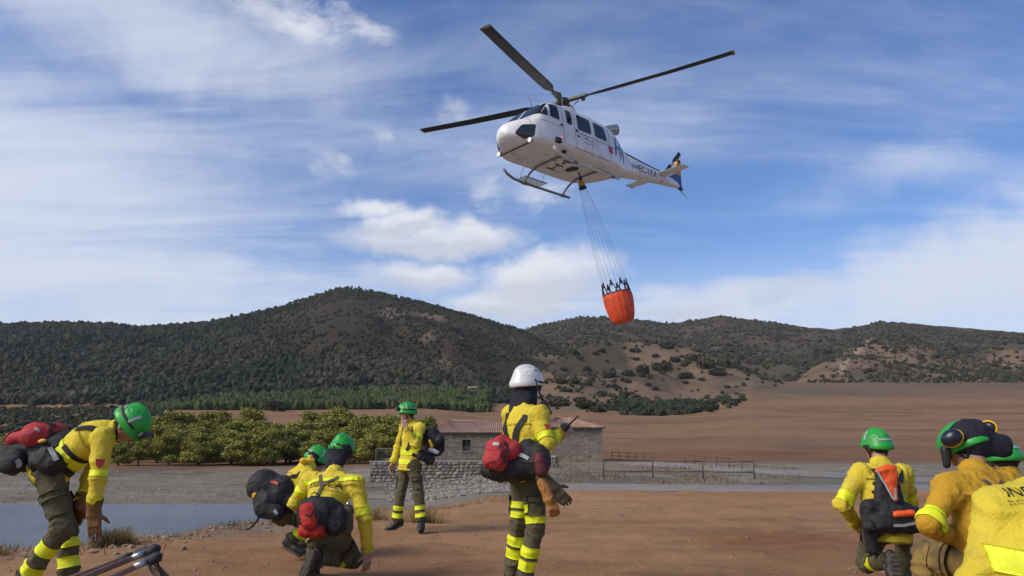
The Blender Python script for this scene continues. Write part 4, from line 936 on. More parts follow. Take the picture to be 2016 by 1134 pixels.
# tail: stabilisers, fin, tail rotor, bumper
def slab(mb, poly, th):
    """closed prism round an x-z outline"""
    n = len(poly); mb.loft([[(x, -th / 2, z) for x, z in poly], [(x, th / 2, z) for x, z in poly]]); return mb
for s in (1, -1):
    rg = []
    for y, xf, xa, th in ((.18, -6.45, -7.25, .07), (1.0, -6.52, -7.20, .055), (1.58, -6.58, -7.14, .035)):
        rg.append([(xf, y * s, 1.36), (xf - .12, y * s, 1.36 + th), (xa + .15, y * s, 1.36 + th * .5), (xa, y * s, 1.36), (xa + .15, y * s, 1.36 - th * .5), (xf - .12, y * s, 1.36 - th)])
    st = MB().loft(rg).obj('stabiliser', M_hw, heli, False, True)
    if s < 0: MB().box((-6.86, 1.60 * s, 1.36), (.28, .02, .03)).obj('tip_cap', M_blue, st, local=True)
fin = slab(MB(), [(-7.75, 1.50), (-8.80, 1.22), (-8.98, 1.30), (-9.06, 1.86), (-8.42, 1.86)], .13).obj('tail_fin', M_blue, heli, False, True)
slab(MB(), [(-8.42, 1.865), (-9.06, 1.865), (-9.22, 2.66), (-8.92, 2.66)], .125).obj('fin_upper', M_orng, fin, False, True)
MB().sphere((-9.08, 0, 2.68), (.2, .11, .12), 12, 8).obj('tail_gearbox', M_hub, fin, local=True)
MB().tube([(-9.05, 0, 2.66), (-9.05, -.36, 2.66)], .045, 10).obj('tail_rotor_shaft', M_alu, heli, local=True)
for s in (1, -1):
    d = unit((-.76 * s, 0, .65 * s)); n_ = np.cross(d, (0, 1, 0)); o_ = np.array((-9.05, -.34, 2.66))
    MB().loft([[o_ + d * r_ + n_ * a + np.array([0, b, 0]) for a, b in ((-w_, 0), (0, .02), (w_, 0), (0, -.02))] for r_, w_ in ((.12, .05), (.3, .13), (1.25, .13), (1.3, .09))]).obj('tail_rotor_blade', M_blade, heli, False, True)
MB().sphere((-8.92, 0, 1.22), (.24, .10, .14), 12, 8).obj('tail_bumper', M_blue, heli, local=True)
MB().tube([(-8.75, 0, 1.14), (-9.15, 0, .96), (-9.45, 0, .84)], [.022, .018, .012], 7).obj('tail_skid', M_skid, heli, local=True)
# landing gear
for s in (1, -1):
    MB().tube([(-1.45, 1.3 * s, -.49), (-1.0, 1.3 * s, -.50), (1.6, 1.3 * s, -.50), (2.1, 1.3 * s, -.45), (2.42, 1.3 * s, -.34), (2.62, 1.3 * s, -.18)], .055, 10).obj('skid', M_skid if s < 0 else material('skid_white', (.55, .55, .54), .45, .15), heli, local=True)
for x in (1.45, -1.0):
    pts = []
    for t in np.linspace(-1, 1, 25):
        y = 1.3 * t; z = -.47 + .45 * (1 - abs(t) ** 3.2); pts.append((x, y, z))
    MB().tube(pts, .042, 9).obj('cross_tube', M_skid, heli, local=True)
    for s in (1, -1): MB().tube([(x - .12, 1.3 * s, -.50), (x + .12, 1.3 * s, -.50)], .075, 10).obj('skid_saddle', M_skid, heli, local=True)
# step platform beside the starboard skid
pl = MB()
for y in (-1.72, -1.18): pl.tube([(1.55, y, -.24), (.15, y, -.24)], .022, 7)
for x in np.linspace(1.5, .2, 12): pl.box((x, -1.45, -.25), (.03, .26, .008))
po = pl.obj('step_platform', M_skid, heli, False, True)
zg = MB(); xs_ = np.linspace(1.5, .2, 9)
for i in range(8): zg.tube([(xs_[i], -1.70, -.24 if i % 2 else .0), (xs_[i + 1], -1.70, .0 if i % 2 else -.24)], .010, 5)
for x in (1.5, .2): zg.tube([(x, -1.45, -.24), (x, -1.18, .25)], .012, 5)
zg.obj('platform_brace', M_skid, po, local=True)
# lamp bar under the nose
bar = MB().tube([(3.28, -.82, .02), (3.32, 0, .0), (3.28, .82, .02)], .022, 8).obj('lamp_bar', M_blk, heli, local=True)
for s in (1, -1):
    c = np.array((3.36, .80 * s, .06)); lm = MB().tube([c - np.array((.12, 0, 0)), c, c + np.array((.04, 0, 0))], [.05, .10, .105], 16).obj('landing_light', M_alu, bar, local=True)
    MB().sphere(c + np.array((.035, 0, 0)), (.03, .088, .088), 14, 8).obj('lens', emission('lamp_lens', (1, .95, .82), .9), bar, local=True)
for p in ((2.0, 1.24, .42), (.95, 1.02, 2.06)): MB().sphere(p, (.032, .022, .032), 10, 7).obj('navigation_light', emission('red_lamp', (1, .10, .07), 1.3), heli, local=True)
MB().box((2.2, 1.22, .22), (.14, .06, .09)).obj('camera_pod', M_blk, heli, False, True)
MB().sphere((1.62, 1.0, -.02), (.10, .10, .06), 10, 6).obj('belly_beacon', M_blk, heli, local=True)
MB().tube([(2.6, .45, 1.66), (2.9, .50, 2.26)], [.014, .008], 6).obj('whip_antenna', M_red, heli, local=True)
for p in ((2.4, -.3, -.02), (2.0, .4, -.02), (.3, -.5, 0), (-1.3, .3, .02)): MB().loft([[(p[0] + a, p[1] + b, p[2] + .03) for a, b in ((-.1, 0), (0, .02), (.1, 0), (0, -.02))], [(p[0] - .05 + a * .6, p[1] + b, p[2] - .16) for a, b in ((-.1, 0), (0, .012), (.1, 0), (0, -.012))]]).obj('blade_antenna', M_hw, heli, local=True)
# pilots' helmets seen dimly behind the glass are left to the dark glass
# cargo hook
hk = MB(); hk.tube([(-.46, 0, .08), (-.58, 0, -.08), (-.62, 0, -.20)], .03, 8); hk.box((-.62, 0, -.26), (.06, .045, .08)); hk.obj('cargo_hook', M_blk, heli, local=True)

# ------------------------------------------------------------------ water bucket on its lines
hook = H2W((-.62, 0, -.34)); rimc = W(1214, 578, 29.0)
ax = unit(hook - rimc); ax = unit(ax * .8 + np.array([0, 0, .2])); A3 = frame(np.cross([1, 0, 0], ax), ax)   # right, fwd, up=axis
bk = empty('water_bucket', rimc - ax * 1.22, 'bright orange collapsible water bucket hanging on thin lines below the helicopter', 'bucket')
M_bkt = material('orange_bucket_fabric', (.70, .072, .014), .6, .25, 3, .5, 9, dirt=((.50, .11, .045), 2.5, .5, .6))
rgs = []
for z, r_ in ((-1.22, .02), (-1.215, .25), (-1.19, .36), (-1.10, .44), (-.9, .50), (-.6, .555), (-.3, .585), (-.1, .575), (0, .555)):
    rg = []
    for k in range(96):
        a = 2 * PI * k / 96; pl_ = 1 + .045 * abs(math.sin(a * 8)) * min(1, (z + 1.25) * 3) - .02 + .012 * math.sin(a * 5 + z * 4); rg.append(rimc + A3[0] * r_ * pl_ * math.cos(a) + A3[1] * r_ * pl_ * math.sin(a) + A3[2] * z)
    rgs.append(rg)
sh = MB().loft(rgs, False); sh.f.append(tuple(range(96))[::-1]); shell = sh.obj('shell', M_bkt, bk)
MB().tube([rimc + A3[0] * .56 * math.cos(a) + A3[1] * .56 * math.sin(a) for a in np.linspace(0, 2 * PI, 49)], .022, 8, False).obj('rim', M_blk, bk)
MB().loft([[rimc + A3[0] * r_ * math.cos(a) + A3[1] * r_ * math.sin(a) - A3[2] * .12 for a in np.linspace(0, 2 * PI, 40, endpoint=False)] for r_ in (.54, .02)], False).obj('water_surface', MATS['black_paint'], bk)
tops = []
for k in range(8):
    a = 2 * PI * (k + .5) / 8; tp = rimc + A3[0] * .50 * math.cos(a) + A3[1] * .50 * math.sin(a) + A3[2] * .50; tops.append(tp)
    for s in (-1, 1):
        a2 = a + s * .33; MB().tube([tp, rimc + A3[0] * .56 * math.cos(a2) + A3[1] * .56 * math.sin(a2)], .022, 6).obj('bridle_strap', M_blk, bk)
    MB().box(tp - A3[2] * .10, (.035, .012, .12), [A3[0] * math.cos(a + 1.57) + A3[1] * math.sin(a + 1.57), A3[0] * math.cos(a) + A3[1] * math.sin(a), A3[2]]).obj('line_shackle', M_blk, bk, False)
M_line = material('thin_line', (.10, .11, .14), .6, .2, 5)
hd = MB().tube([hook + (0, 0, .02), hook - ax * .10, hook - ax * .32], [.05, .13, .15], 12).obj('control_head', material('control_head_yellow', (.45, .27, .04), .5, .4, 6), bk)
MB().tube([hook - ax * .30, hook - ax * .36], [.17, .17], 12).obj('head_plate', M_blk, bk)
for k, tp in enumerate(tops):
    a = 2 * PI * (k + .5) / 8; st_ = hook - ax * .34 + (A3[0] * math.cos(a) + A3[1] * math.sin(a)) * .14
    pts = [st_ * (1 - t) + tp * t + (A3[0] * math.cos(a) + A3[1] * math.sin(a)) * (.02 + .05 * ((k * 5) % 8) / 8) * math.sin(PI * t) for t in np.linspace(0, 1, 7)]
    MB().tube(pts, .0042, 5).obj('suspension_line', M_line, bk)
# ------------------------------------------------------------------ soft bodies: smooth-blended distance fields turned into meshes
class SDF:
    def __init__(s): s.pr = []
    def cap(s, a, b, ra, rb, k=.03, axis=None, grp=0):
        """tapered elliptical limb: ra / rb radius or (u, v) with u along axis"""
        ra = ra if hasattr(ra, '__len__') else (ra, ra); rb = rb if hasattr(rb, '__len__') else (rb, rb)
        s.pr.append(('cap', np.asarray(a, float), np.asarray(b, float), ra, rb, k, axis, grp)); return s
    def ell(s, c, r, ax=None, k=.03, grp=0, sub=False):
        s.pr.append(('sub' if sub else 'ell', np.asarray(c, float), np.asarray(r if hasattr(r, '__len__') else (r,) * 3, float), np.eye(3) if ax is None else np.asarray(ax), k, grp)); return s
    def box(s, c, h, rad=.03, ax=None, k=.02, grp=0):
        s.pr.append(('box', np.asarray(c, float), np.asarray(h, float), rad, np.eye(3) if ax is None else np.asarray(ax), k, grp)); return s
    def cut(s, p, n, grp=None):
        """remove what lies on the n side of the plane, optionally only near a limb: grp = (point, radius)"""
        s.pr.append(('cut', np.asarray(p, float), unit(n), grp)); return s
    def bounds(s, pr):
        t = pr[0]
        if t == 'cap':
            r = max(max(pr[3]), max(pr[4])); return np.minimum(pr[1], pr[2]) - r, np.maximum(pr[1], pr[2]) + r
        if t in ('ell', 'sub'): r = pr[2].max(); return pr[1] - r, pr[1] + r
        if t == 'box': r = np.linalg.norm(pr[2]) + pr[3]; return pr[1] - r, pr[1] + r
    def dist(s, pr, P):
        t = pr[0]
        if t == 'cap':
            _, a, b, ra, rb, k, axis, g = pr; ab = b - a; L2 = ab @ ab + 1e-12; w_ = P - a; tt = np.clip((w_ @ ab) / L2, 0, 1); q = w_ - tt[..., None] * ab
            eu = ra[0] + (rb[0] - ra[0]) * tt; ev = ra[1] + (rb[1] - ra[1]) * tt
            if axis is None or (ra[0] == ra[1] and rb[0] == rb[1]): return np.linalg.norm(q, axis=-1) - eu
            d = ab / math.sqrt(L2); U = unit(np.asarray(axis) - d * (np.asarray(axis) @ d)); V_ = np.cross(d, U); m = np.minimum(eu, ev)
            return (np.sqrt(((q @ U) / eu) ** 2 + ((q @ V_) / ev) ** 2 + ((q @ d) / m) ** 2) - 1) * m
        if t in ('ell', 'sub'):
            q = (P - pr[1]) @ pr[3].T; k0 = np.linalg.norm(q / pr[2], axis=-1); k1 = np.linalg.norm(q / pr[2] ** 2, axis=-1) + 1e-9; return k0 * (k0 - 1) / k1
        if t == 'box':
            q = np.abs((P - pr[1]) @ pr[4].T) - (pr[2] - pr[3]); return np.linalg.norm(np.maximum(q, 0), axis=-1) + np.minimum(q.max(-1), 0) - pr[3]
    def mesh(s, h):
        bs = [s.bounds(p) for p in s.pr if p[0] not in ('cut', 'sub')]; lo = np.min([b[0] for b in bs], 0) - 3 * h; hi = np.max([b[1] for b in bs], 0) + 3 * h
        n = np.ceil((hi - lo) / h).astype(int) + 1; f = np.full(n, .3, np.float32)
        ax = [lo[i] + h * np.arange(n[i]) for i in range(3)]
        for p in s.pr:
            if p[0] == 'cut':
                if p[3] is None: sl = tuple(slice(0, n[i]) for i in range(3))
                else:
                    c, r = p[3]; i0_ = np.clip(((c - r - lo) / h).astype(int), 0, n); i1_ = np.clip(((c + r - lo) / h).astype(int) + 2, 0, n); sl = tuple(slice(i0_[i], i1_[i]) for i in range(3))
                G = np.stack(np.meshgrid(*[ax[i][sl[i]] for i in range(3)], indexing='ij'), -1); d = (G - p[1]) @ p[2]
                if p[3] is not None: d = np.where(np.linalg.norm(G - p[3][0], axis=-1) < p[3][1], d, -1)
                f[sl] = np.maximum(f[sl], d); continue
            b0, b1 = s.bounds(p); mg = .06 + h; i0_ = np.clip(((b0 - mg - lo) / h).astype(int), 0, n); i1_ = np.clip(((b1 + mg - lo) / h).astype(int) + 2, 0, n); sl = tuple(slice(i0_[i], i1_[i]) for i in range(3))
            G = np.stack(np.meshgrid(*[ax[i][sl[i]] for i in range(3)], indexing='ij'), -1); d = s.dist(p, G).astype(np.float32)
            if p[0] == 'sub': f[sl] = np.maximum(f[sl], -d); continue
            k = p[{'cap': 5, 'ell': 4, 'box': 5}[p[0]]]; hh = np.maximum(k - np.abs(f[sl] - d), 0) / k; f[sl] = np.minimum(f[sl], d) - hh * hh * k / 4
        return nets(f, lo, h)
def nets(f, lo, h):
    ins = f < 0; n = np.array(f.shape)
    c = np.zeros(n - 1, np.int8)
    for d in np.ndindex(2, 2, 2): c += ins[d[0]:n[0] - 1 + d[0], d[1]:n[1] - 1 + d[1], d[2]:n[2] - 1 + d[2]]
    act = (c > 0) & (c < 8); idx = np.full(n - 1, -1, np.int64); cells = np.argwhere(act); idx[act] = np.arange(len(cells))
    acc = np.zeros((len(cells), 3)); cnt = np.zeros(len(cells))
    for axis in range(3):
        for o1 in (0, 1):
            for o2 in (0, 1):
                o = [0, 0, 0]; oth = [i for i in range(3) if i != axis]; o[oth[0]] = o1; o[oth[1]] = o2; p0 = cells + o; p1 = p0.copy(); p1[:, axis] += 1
                f0 = f[tuple(p0.T)]; f1 = f[tuple(p1.T)]; cr = (f0 < 0) != (f1 < 0); t = np.where(cr, f0 / np.where(cr, f0 - f1, 1), 0)
                pos = p0.astype(float); pos[:, axis] += t; acc[cr] += pos[cr]; cnt[cr] += 1
    V = acc / np.maximum(cnt, 1)[:, None] * h + lo; F = []
    for axis in range(3):
        a, b = [(1, 2), (2, 0), (0, 1)][axis]; s0 = [slice(0, None)] * 3; s1 = [slice(0, None)] * 3; s0[axis] = slice(0, n[axis] - 1); s1[axis] = slice(1, n[axis])
        cr = ins[tuple(s0)] != ins[tuple(s1)]; e = np.argwhere(cr); e = e[(e[:, a] > 0) & (e[:, b] > 0) & (e[:, a] < n[a] - 1) & (e[:, b] < n[b] - 1)]
        def cell(da, db): q = e.copy(); q[:, a] += da; q[:, b] += db; return idx[tuple(q.T)]
        quad = np.stack([cell(-1, -1), cell(0, -1), cell(0, 0), cell(-1, 0)], 1); inside0 = ins[tuple(e.T)]; quad[~inside0] = quad[~inside0][:, ::-1]; F.append(quad)
    return V, np.concatenate(F)
def vnormals(V, F):
    n = np.cross(V[F[:, 2]] - V[F[:, 0]], V[F[:, 3]] - V[F[:, 1]]); o = np.zeros_like(V)
    for k in range(4): np.add.at(o, F[:, k], n)
    return o / (np.linalg.norm(o, axis=1)[:, None] + 1e-12)
def relax(V, F, it=2, lam=.5):
    for _ in range(it):
        o = np.zeros_like(V); c = np.zeros(len(V))
        for k in range(4):
            a, b = F[:, k], F[:, (k + 1) % 4]; np.add.at(o, a, V[b]); np.add.at(o, b, V[a]); np.add.at(c, a, 1); np.add.at(c, b, 1)
        V = V + lam * (o / c[:, None] - V)
    return V
def wrinkle(V, F, amp, scale, seed, bones=None):
    """cloth folds: thin ridged creases pushed along the normals; bones = (a, b, stretch) make the creases run across a limb"""
    N = vnormals(V, F); Q = V.copy(); gain = np.ones(len(V))
    if bones:
        best = np.full(len(V), 9.0)
        for a, b, st in bones:
            ab = b - a; L_ = np.linalg.norm(ab); d = ab / L_; t = np.clip((V - a) @ d / L_, 0, 1); dist = np.linalg.norm(V - a - np.outer(t * L_, d), axis=1) - (.05 if st < 0 else 0); m_ = dist < best
            Q[m_] = (V + np.outer((V - a) @ d, d) * st)[m_]; gain[m_] = (.65 + .7 * np.abs(t - .45) ** .8 * 1.6)[m_]; best = np.minimum(best, dist)
    P = Q * scale + seed * 7.7; P = P + .8 * np.stack([vnoise(P * .55 + 3), vnoise(P * .55 + 9), vnoise(P * .55 + 15)], 1)
    r = (1 - np.abs(vnoise(P))) ** 5; r2 = (1 - np.abs(vnoise(P * 1.9 + 40))) ** 4
    return V + N * (amp * gain * (r * 1.25 + r2 * .55 - .45 + .25 * vnoise(P * .5 + 70)))[:, None]

# ------------------------------------------------------------------ cloth and kit materials
M_jac = material('yellow_jacket_cloth', (.70, .565, .042), .9, .12, 5, .6, 70, col2=(.64, .50, .034), dirt=((.36, .265, .08), 3.4, .58, .5))
M_jac2 = material('ochre_jacket_cloth', (.54, .31, .014), .85, .14, 5, .7, 34, col2=(.48, .26, .012), dirt=((.30, .19, .05), 2.6, .56, .5))
M_tro = material('olive_trouser_cloth', (.110, .096, .048), .9, .2, 6, .8, 34, col2=(.078, .070, .036), dirt=((.17, .125, .075), 3.0, .56, .5))
M_trodirty = material('stained_tan_trousers', (.27, .175, .045), .9, .25, 5, .4, 120, col2=(.12, .085, .035), thr=(.42, .62))
M_band = material('hi_vis_band', (.74, .80, .010), .6, .10, 14, .15, 160)
M_skin = material('skin', (.42, .23, .155), .55, .15, 18)
M_boot = material('black_boot', (.018, .017, .016), .55, .3, 12, .3, 60, dirt=((.12, .085, .06), 9, .52, .5))
M_sole = material('dusty_boot_sole', (.085, .070, .060), .9, .3, 20, .3, 60)
M_grn = material('green_helmet_shell', (.014, .33, .036), .48, .18, 3, coat=.12, dirt=((.07, .20, .06), 6, .54, .6))
M_wht = material('white_helmet_shell', (.68, .68, .67), .36, .08, 3, coat=.3, dirt=((.42, .40, .37), 6, .56, .5))
M_ref = material('silver_tape', (.36, .38, .37), .45, .15, 20)
M_navy = material('navy_neck_cloth', (.010, .011, .022), .9, .3, 9, .4, 60)
M_bag = material('black_nylon', (.013, .013, .016), .7, .35, 9, .4, 80)
M_bagr = material('red_nylon', (.42, .028, .030), .7, .25, 7, .4, 80)
M_bagr2 = material('bright_red_nylon', (.46, .020, .010), .7, .2, 7, .4, 80)
M_orf = material('orange_panel', (.80, .10, .012), .55, .15, 7, .2, 60)
M_strap = material('black_webbing', (.012, .012, .013), .75, .3, 30, .3, 200)
M_gstrap = material('khaki_webbing', (.10, .085, .065), .8, .3, 30, .3, 200)
M_glove = material('brown_leather_glove', (.19, .085, .022), .7, .3, 12, .4, 60)
M_glove2 = material('tan_leather_glove', (.34, .155, .035), .7, .3, 12, .4, 60)
M_eye = material('eye_dark', (.02, .015, .012), .2, .2)
M_hair = material('dark_hair', (.02, .014, .010), .8, .3, 40, .5, 150)
M_muff = material('navy_ear_cup', (.010, .013, .028), .35, .2, 8)
M_yel = material('yellow_plastic', (.72, .42, .010), .45, .1, 8)
M_gog = material('goggle_lens', (.10, .11, .12), .08, .1, 4)
M_badge = material('red_shoulder_badge', (.55, .045, .035), .6, .2, 20)
M_text = material('black_print', (.012, .012, .012), .8, .2, 20)

# ------------------------------------------------------------------ hands
def hand_sdf(sd, wr, d, back, thumb_side, curl=.35, s=1.0, spread=.10, r=.0088):
    """palm and five fingers; d = towards the finger tips, back = back of the hand, thumb_side = direction of the thumb"""
    d = unit(d); back = unit(np.asarray(back, float) - d * (np.asarray(back, float) @ d)); x = np.cross(d, back); x = x if x @ np.asarray(thumb_side, float) > 0 else -x
    wr = np.asarray(wr, float); pc = wr + d * .052 * s
    sd.cap(wr - d * .02, wr + d * .02 * s, (.030 * s, .022 * s), (.034 * s, .020 * s), .02, axis=x)
    sd.box(pc, (.041 * s, .046 * s, .0155 * s), .013 * s, [x, d, back], .02)
    for i, (ox, ln) in enumerate(((-.031, .062), (-.0105, .078), (.0115, .084), (.0325, .076))):
        p = wr + (d * .092 + x * ox) * s; a = 0.0; fd = unit(d + x * ox * spread * 40 * .1)
        for j, fr in enumerate((.45, .32, .25)):
            a += curl * (.55, 1.0, .8)[j]; dd = fd * math.cos(a) - back * math.sin(a); q = p + dd * ln * fr * s; sd.cap(p, q, r * s * (1.08 - .08 * j), r * s * (1.0 - .10 * j), .006); p = q
    p = wr + (d * .030 + x * .034) * s; a = unit(d * .62 + x * .72 - back * .25)
    for j, ln in enumerate((.040, .032)):
        q = p + a * ln * s; sd.cap(p, q, r * s * (1.25 - .15 * j), r * s * (1.1 - .2 * j), .012); p = q; a = unit(a * .8 + d * .4 - back * .25 * (1 + curl))
    return sd
# ------------------------------------------------------------------ helmets
def helmet_parts(root, c, fwd, upv, m, s=.95, tape=True, goggles=True, ridge=True, lamp=False, strap=True, style='green'):
    """shell with brim, ridge, vents, tape, goggle band; c = centre of the head"""
    A = frame(fwd, upv); R_, F_, U_ = A; c = np.asarray(c, float); o = c + U_ * .035 * s - F_ * .008 * s
    sd = SDF(); sd.ell(o, (.116 * s, .143 * s, .124 * s), A, .02)
    if ridge:
        for a in np.linspace(-.9, 1.05, 9): sd.ell(o + (F_ * .125 * math.sin(a) + U_ * .106 * math.cos(a)) * s, (.026 * s, .028 * s, .020 * s), A, .035)
    sd.ell(o - U_ * .030 * s, (.119 * s, .145 * s, .045 * s), A, .03); sd.ell(o + F_ * .10 * s - U_ * .026 * s, (.080 * s, .060 * s, .014 * s), A, .03)
    sd.ell(o - F_ * .045 * s - U_ * .05 * s, (.117 * s, .112 * s, .06 * s), A, .03)
    sd.cut(o - U_ * .052 * s, -(U_ - F_ * .17)); sd.ell(o - U_ * .035 * s, (.104 * s, .132 * s, .118 * s), A, sub=True)
    for sx in (-1, 1):
        for a, b in ((-.55, .45), (.15, .62), (-.2, .95)): sd.ell(o + (R_ * sx * .118 * math.cos(b) * math.cos(a) + F_ * .146 * math.sin(a) * math.cos(b) + U_ * .124 * math.sin(b)) * s, (.010 * s, .016 * s, .007 * s), A, sub=True)
    V, F = sd.mesh(.0072 * s); V = relax(V, F, 1, .4); hel = mk('helmet', V, F, m, root); bv = BVHTree.FromPolygons([Vector(v) for v in V], F.tolist())
    def skin_strip(name, pts, wid, mm, off=.003):
        return ribbon(name, pts, wid, mm, hel, bv, off, centre=o)
    if tape:
        for sx in (-1, 1):
            skin_strip('reflective_tape', [o + (R_ * sx * .118 * math.cos(b) + F_ * .02 + U_ * .12 * math.sin(b)) * s for b in np.linspace(.18, 1.0, 8)], .022 * s, M_ref)
        skin_strip('reflective_tape', [o + (R_ * .12 * math.sin(a) - F_ * .145 * math.cos(a) + U_ * .022) * s for a in np.linspace(-.75, .75, 10)], .018 * s, M_ref)
    if goggles:
        skin_strip('goggle_band', [o + (R_ * .13 * math.sin(a) - F_ * .155 * math.cos(a) + U_ * (.0 + .035 * (1 - math.cos(a)) * .5)) * s for a in np.linspace(-2.2, 2.2, 28)], .020 * s, M_strap)
        g = SDF(); gc = o + (F_ * .150 + U_ * .045) * s; g.box(gc, (.078 * s, .022 * s, .034 * s), .02 * s, A, .02); Vg, Fg = g.mesh(.007 * s); go_ = mk('goggles', Vg, Fg, M_blk, hel)
        g = SDF(); g.ell(gc + F_ * .016 * s, (.066 * s, .014 * s, .026 * s), A); Vg, Fg = g.mesh(.006 * s); mk('lens', Vg, Fg, M_gog, hel)
    if strap:
        for sx in (-1, 1):
            ch = c + F_ * .055 * s - U_ * .125 * s
            for ft in (.05, -.07):
                MB().tube([o + (R_ * sx * .108 + F_ * ft - U_ * .02) * s, c + (R_ * sx * .086 + F_ * .01 - U_ * .07) * s, ch + R_ * sx * .02 * s], .007 * s, 6).obj('chin_strap', M_strap, hel)
    return hel, A, o
def ribbon(name, pts, wid, m, parent, bv=None, off=.006, thick=.004, centre=None, n=None):
    """a strap that lies on a surface"""
    P = np.array(pts, float); d = np.r_[0, np.cumsum(np.linalg.norm(np.diff(P, axis=0), axis=1))]; k = n or max(6, int(d[-1] / .025)); s = np.linspace(0, d[-1], k)
    Q = np.stack([np.interp(s, d, P[:, i]) for i in range(3)], 1)
    for _ in range(2): Q[1:-1] = (Q[:-2] + Q[2:] + 2 * Q[1:-1]) / 4
    N = np.zeros_like(Q); out = Q.copy()
    for i in range(k):
        h = bv.find_nearest(Vector(Q[i])) if bv else (None,)
        if h[0] is not None:
            N[i] = np.array(h[1]); out[i] = np.array(h[0]) + N[i] * off
        else: N[i] = unit(Q[i] - (centre if centre is not None else Q.mean(0)))
    for _ in range(3): N[1:-1] = N[:-2] + N[2:] + N[1:-1]; N /= np.linalg.norm(N, axis=1)[:, None] + 1e-9
    for _ in range(1): out[1:-1] = (out[:-2] + out[2:] + 2 * out[1:-1]) / 4
    T = np.gradient(out, axis=0); T /= np.linalg.norm(T, axis=1)[:, None] + 1e-9; B = np.cross(T, N); B /= np.linalg.norm(B, axis=1)[:, None] + 1e-9
    return MB().loft([[out[i] - B[i] * wid / 2, out[i] + B[i] * wid / 2, out[i] + B[i] * wid / 2 + N[i] * thick, out[i] - B[i] * wid / 2 + N[i] * thick] for i in range(k)]).obj(name, m, parent, False)
def slab_band(V, F, a, b, t0, t1, rad, m, parent, name='reflective_band', off=.004, mask=None, clips=()):
    """cut a clean ring out of a garment between two planes across a limb and lift it off the cloth"""
    a = np.asarray(a, float); b = np.asarray(b, float); ab = b - a; L_ = np.linalg.norm(ab); d = ab / L_
    t = (V - a) @ d / L_; q = V - a - np.outer(np.clip(t, 0, 1) * L_, d); near = np.linalg.norm(q, axis=1) < rad; mg = .035 / L_
    okv = near & (t > t0 - mg) & (t < t1 + mg)
    if mask is not None: okv &= mask
    fs = F[okv[F].all(1)]
    if len(fs) == 0: return None
    N = vnormals(V, F); ids = np.unique(fs); mp_ = np.full(len(V), -1); mp_[ids] = np.arange(len(ids)); bm = bmesh.new()
    vs = [bm.verts.new(V[i] + N[i] * off) for i in ids]; 
    for f in fs:
        try: bm.faces.new([vs[mp_[i]] for i in f])
        except ValueError: pass
    for tt, sg in ((t0, -1), (t1, 1)):
        bmesh.ops.bisect_plane(bm, geom=bm.verts[:] + bm.edges[:] + bm.faces[:], plane_co=Vector(a + ab * tt), plane_no=Vector(d * sg), clear_outer=True)
    for co_, no_ in clips: bmesh.ops.bisect_plane(bm, geom=bm.verts[:] + bm.edges[:] + bm.faces[:], plane_co=Vector(co_), plane_no=Vector(no_), clear_outer=True)
    if not bm.faces: bm.free(); return None
    bmesh.ops.recalc_face_normals(bm, faces=bm.faces); bm.normal_update()
    be = [e for e in bm.edges if e.is_boundary]; r = bmesh.ops.extrude_edge_only(bm, edges=be)
    for v in [g for g in r['geom'] if isinstance(g, bmesh.types.BMVert)]: v.co -= v.normal * off * 1.2 if v.normal.length > .1 else Vector((0, 0, 0))
    bm.verts.index_update(); v = [p.co[:] for p in bm.verts]; f = [tuple(x.index for x in q_.verts) for q_ in bm.faces]; bm.free()
    return mk(name, v, f, m, parent)
def print_on(name, body, size, origin, ux, vy, bv, m, parent, off=.005):
    """flat print laid on cloth: text laid out in the plane (ux, vy) and dropped along its normal onto the garment"""
    ux, vy = unit(ux), unit(vy); nrm = unit(np.cross(ux, vy)); origin = np.asarray(origin, float)
    cu = bpy.data.curves.new('print', 'FONT'); cu.body = body; cu.size = size; cu.align_x = 'LEFT'; cu.resolution_u = 2; ob = bpy.data.objects.new('print', cu); COL.objects.link(ob)
    me = bpy.data.meshes.new_from_object(ob.evaluated_get(bpy.context.evaluated_depsgraph_get())); bpy.data.objects.remove(ob)
    b = bmesh.new(); b.from_mesh(me); bmesh.ops.triangulate(b, faces=b.faces)
    for _ in range(3):
        lg = [e for e in b.edges if e.calc_length() > max(size * .2, .012)]
        if not lg: break
        bmesh.ops.subdivide_edges(b, edges=lg, cuts=1); bmesh.ops.triangulate(b, faces=b.faces)
    b.verts.index_update(); out = []; bad = set()
    for i, p in enumerate(b.verts):
        q = origin + ux * p.co.x + vy * p.co.y + nrm * .4; h = bv.ray_cast(Vector(q), Vector(-nrm), 1.0)
        if h[0] is None: bad.add(i); out.append(origin)
        else: out.append(np.array(h[0]) + nrm * off)
    f = [tuple(v.index for v in q.verts) for q in b.faces]; b.free(); bpy.data.meshes.remove(me); f = [q for q in f if not bad & set(q)]
    return mk(name, out, f, m, parent) if f else None

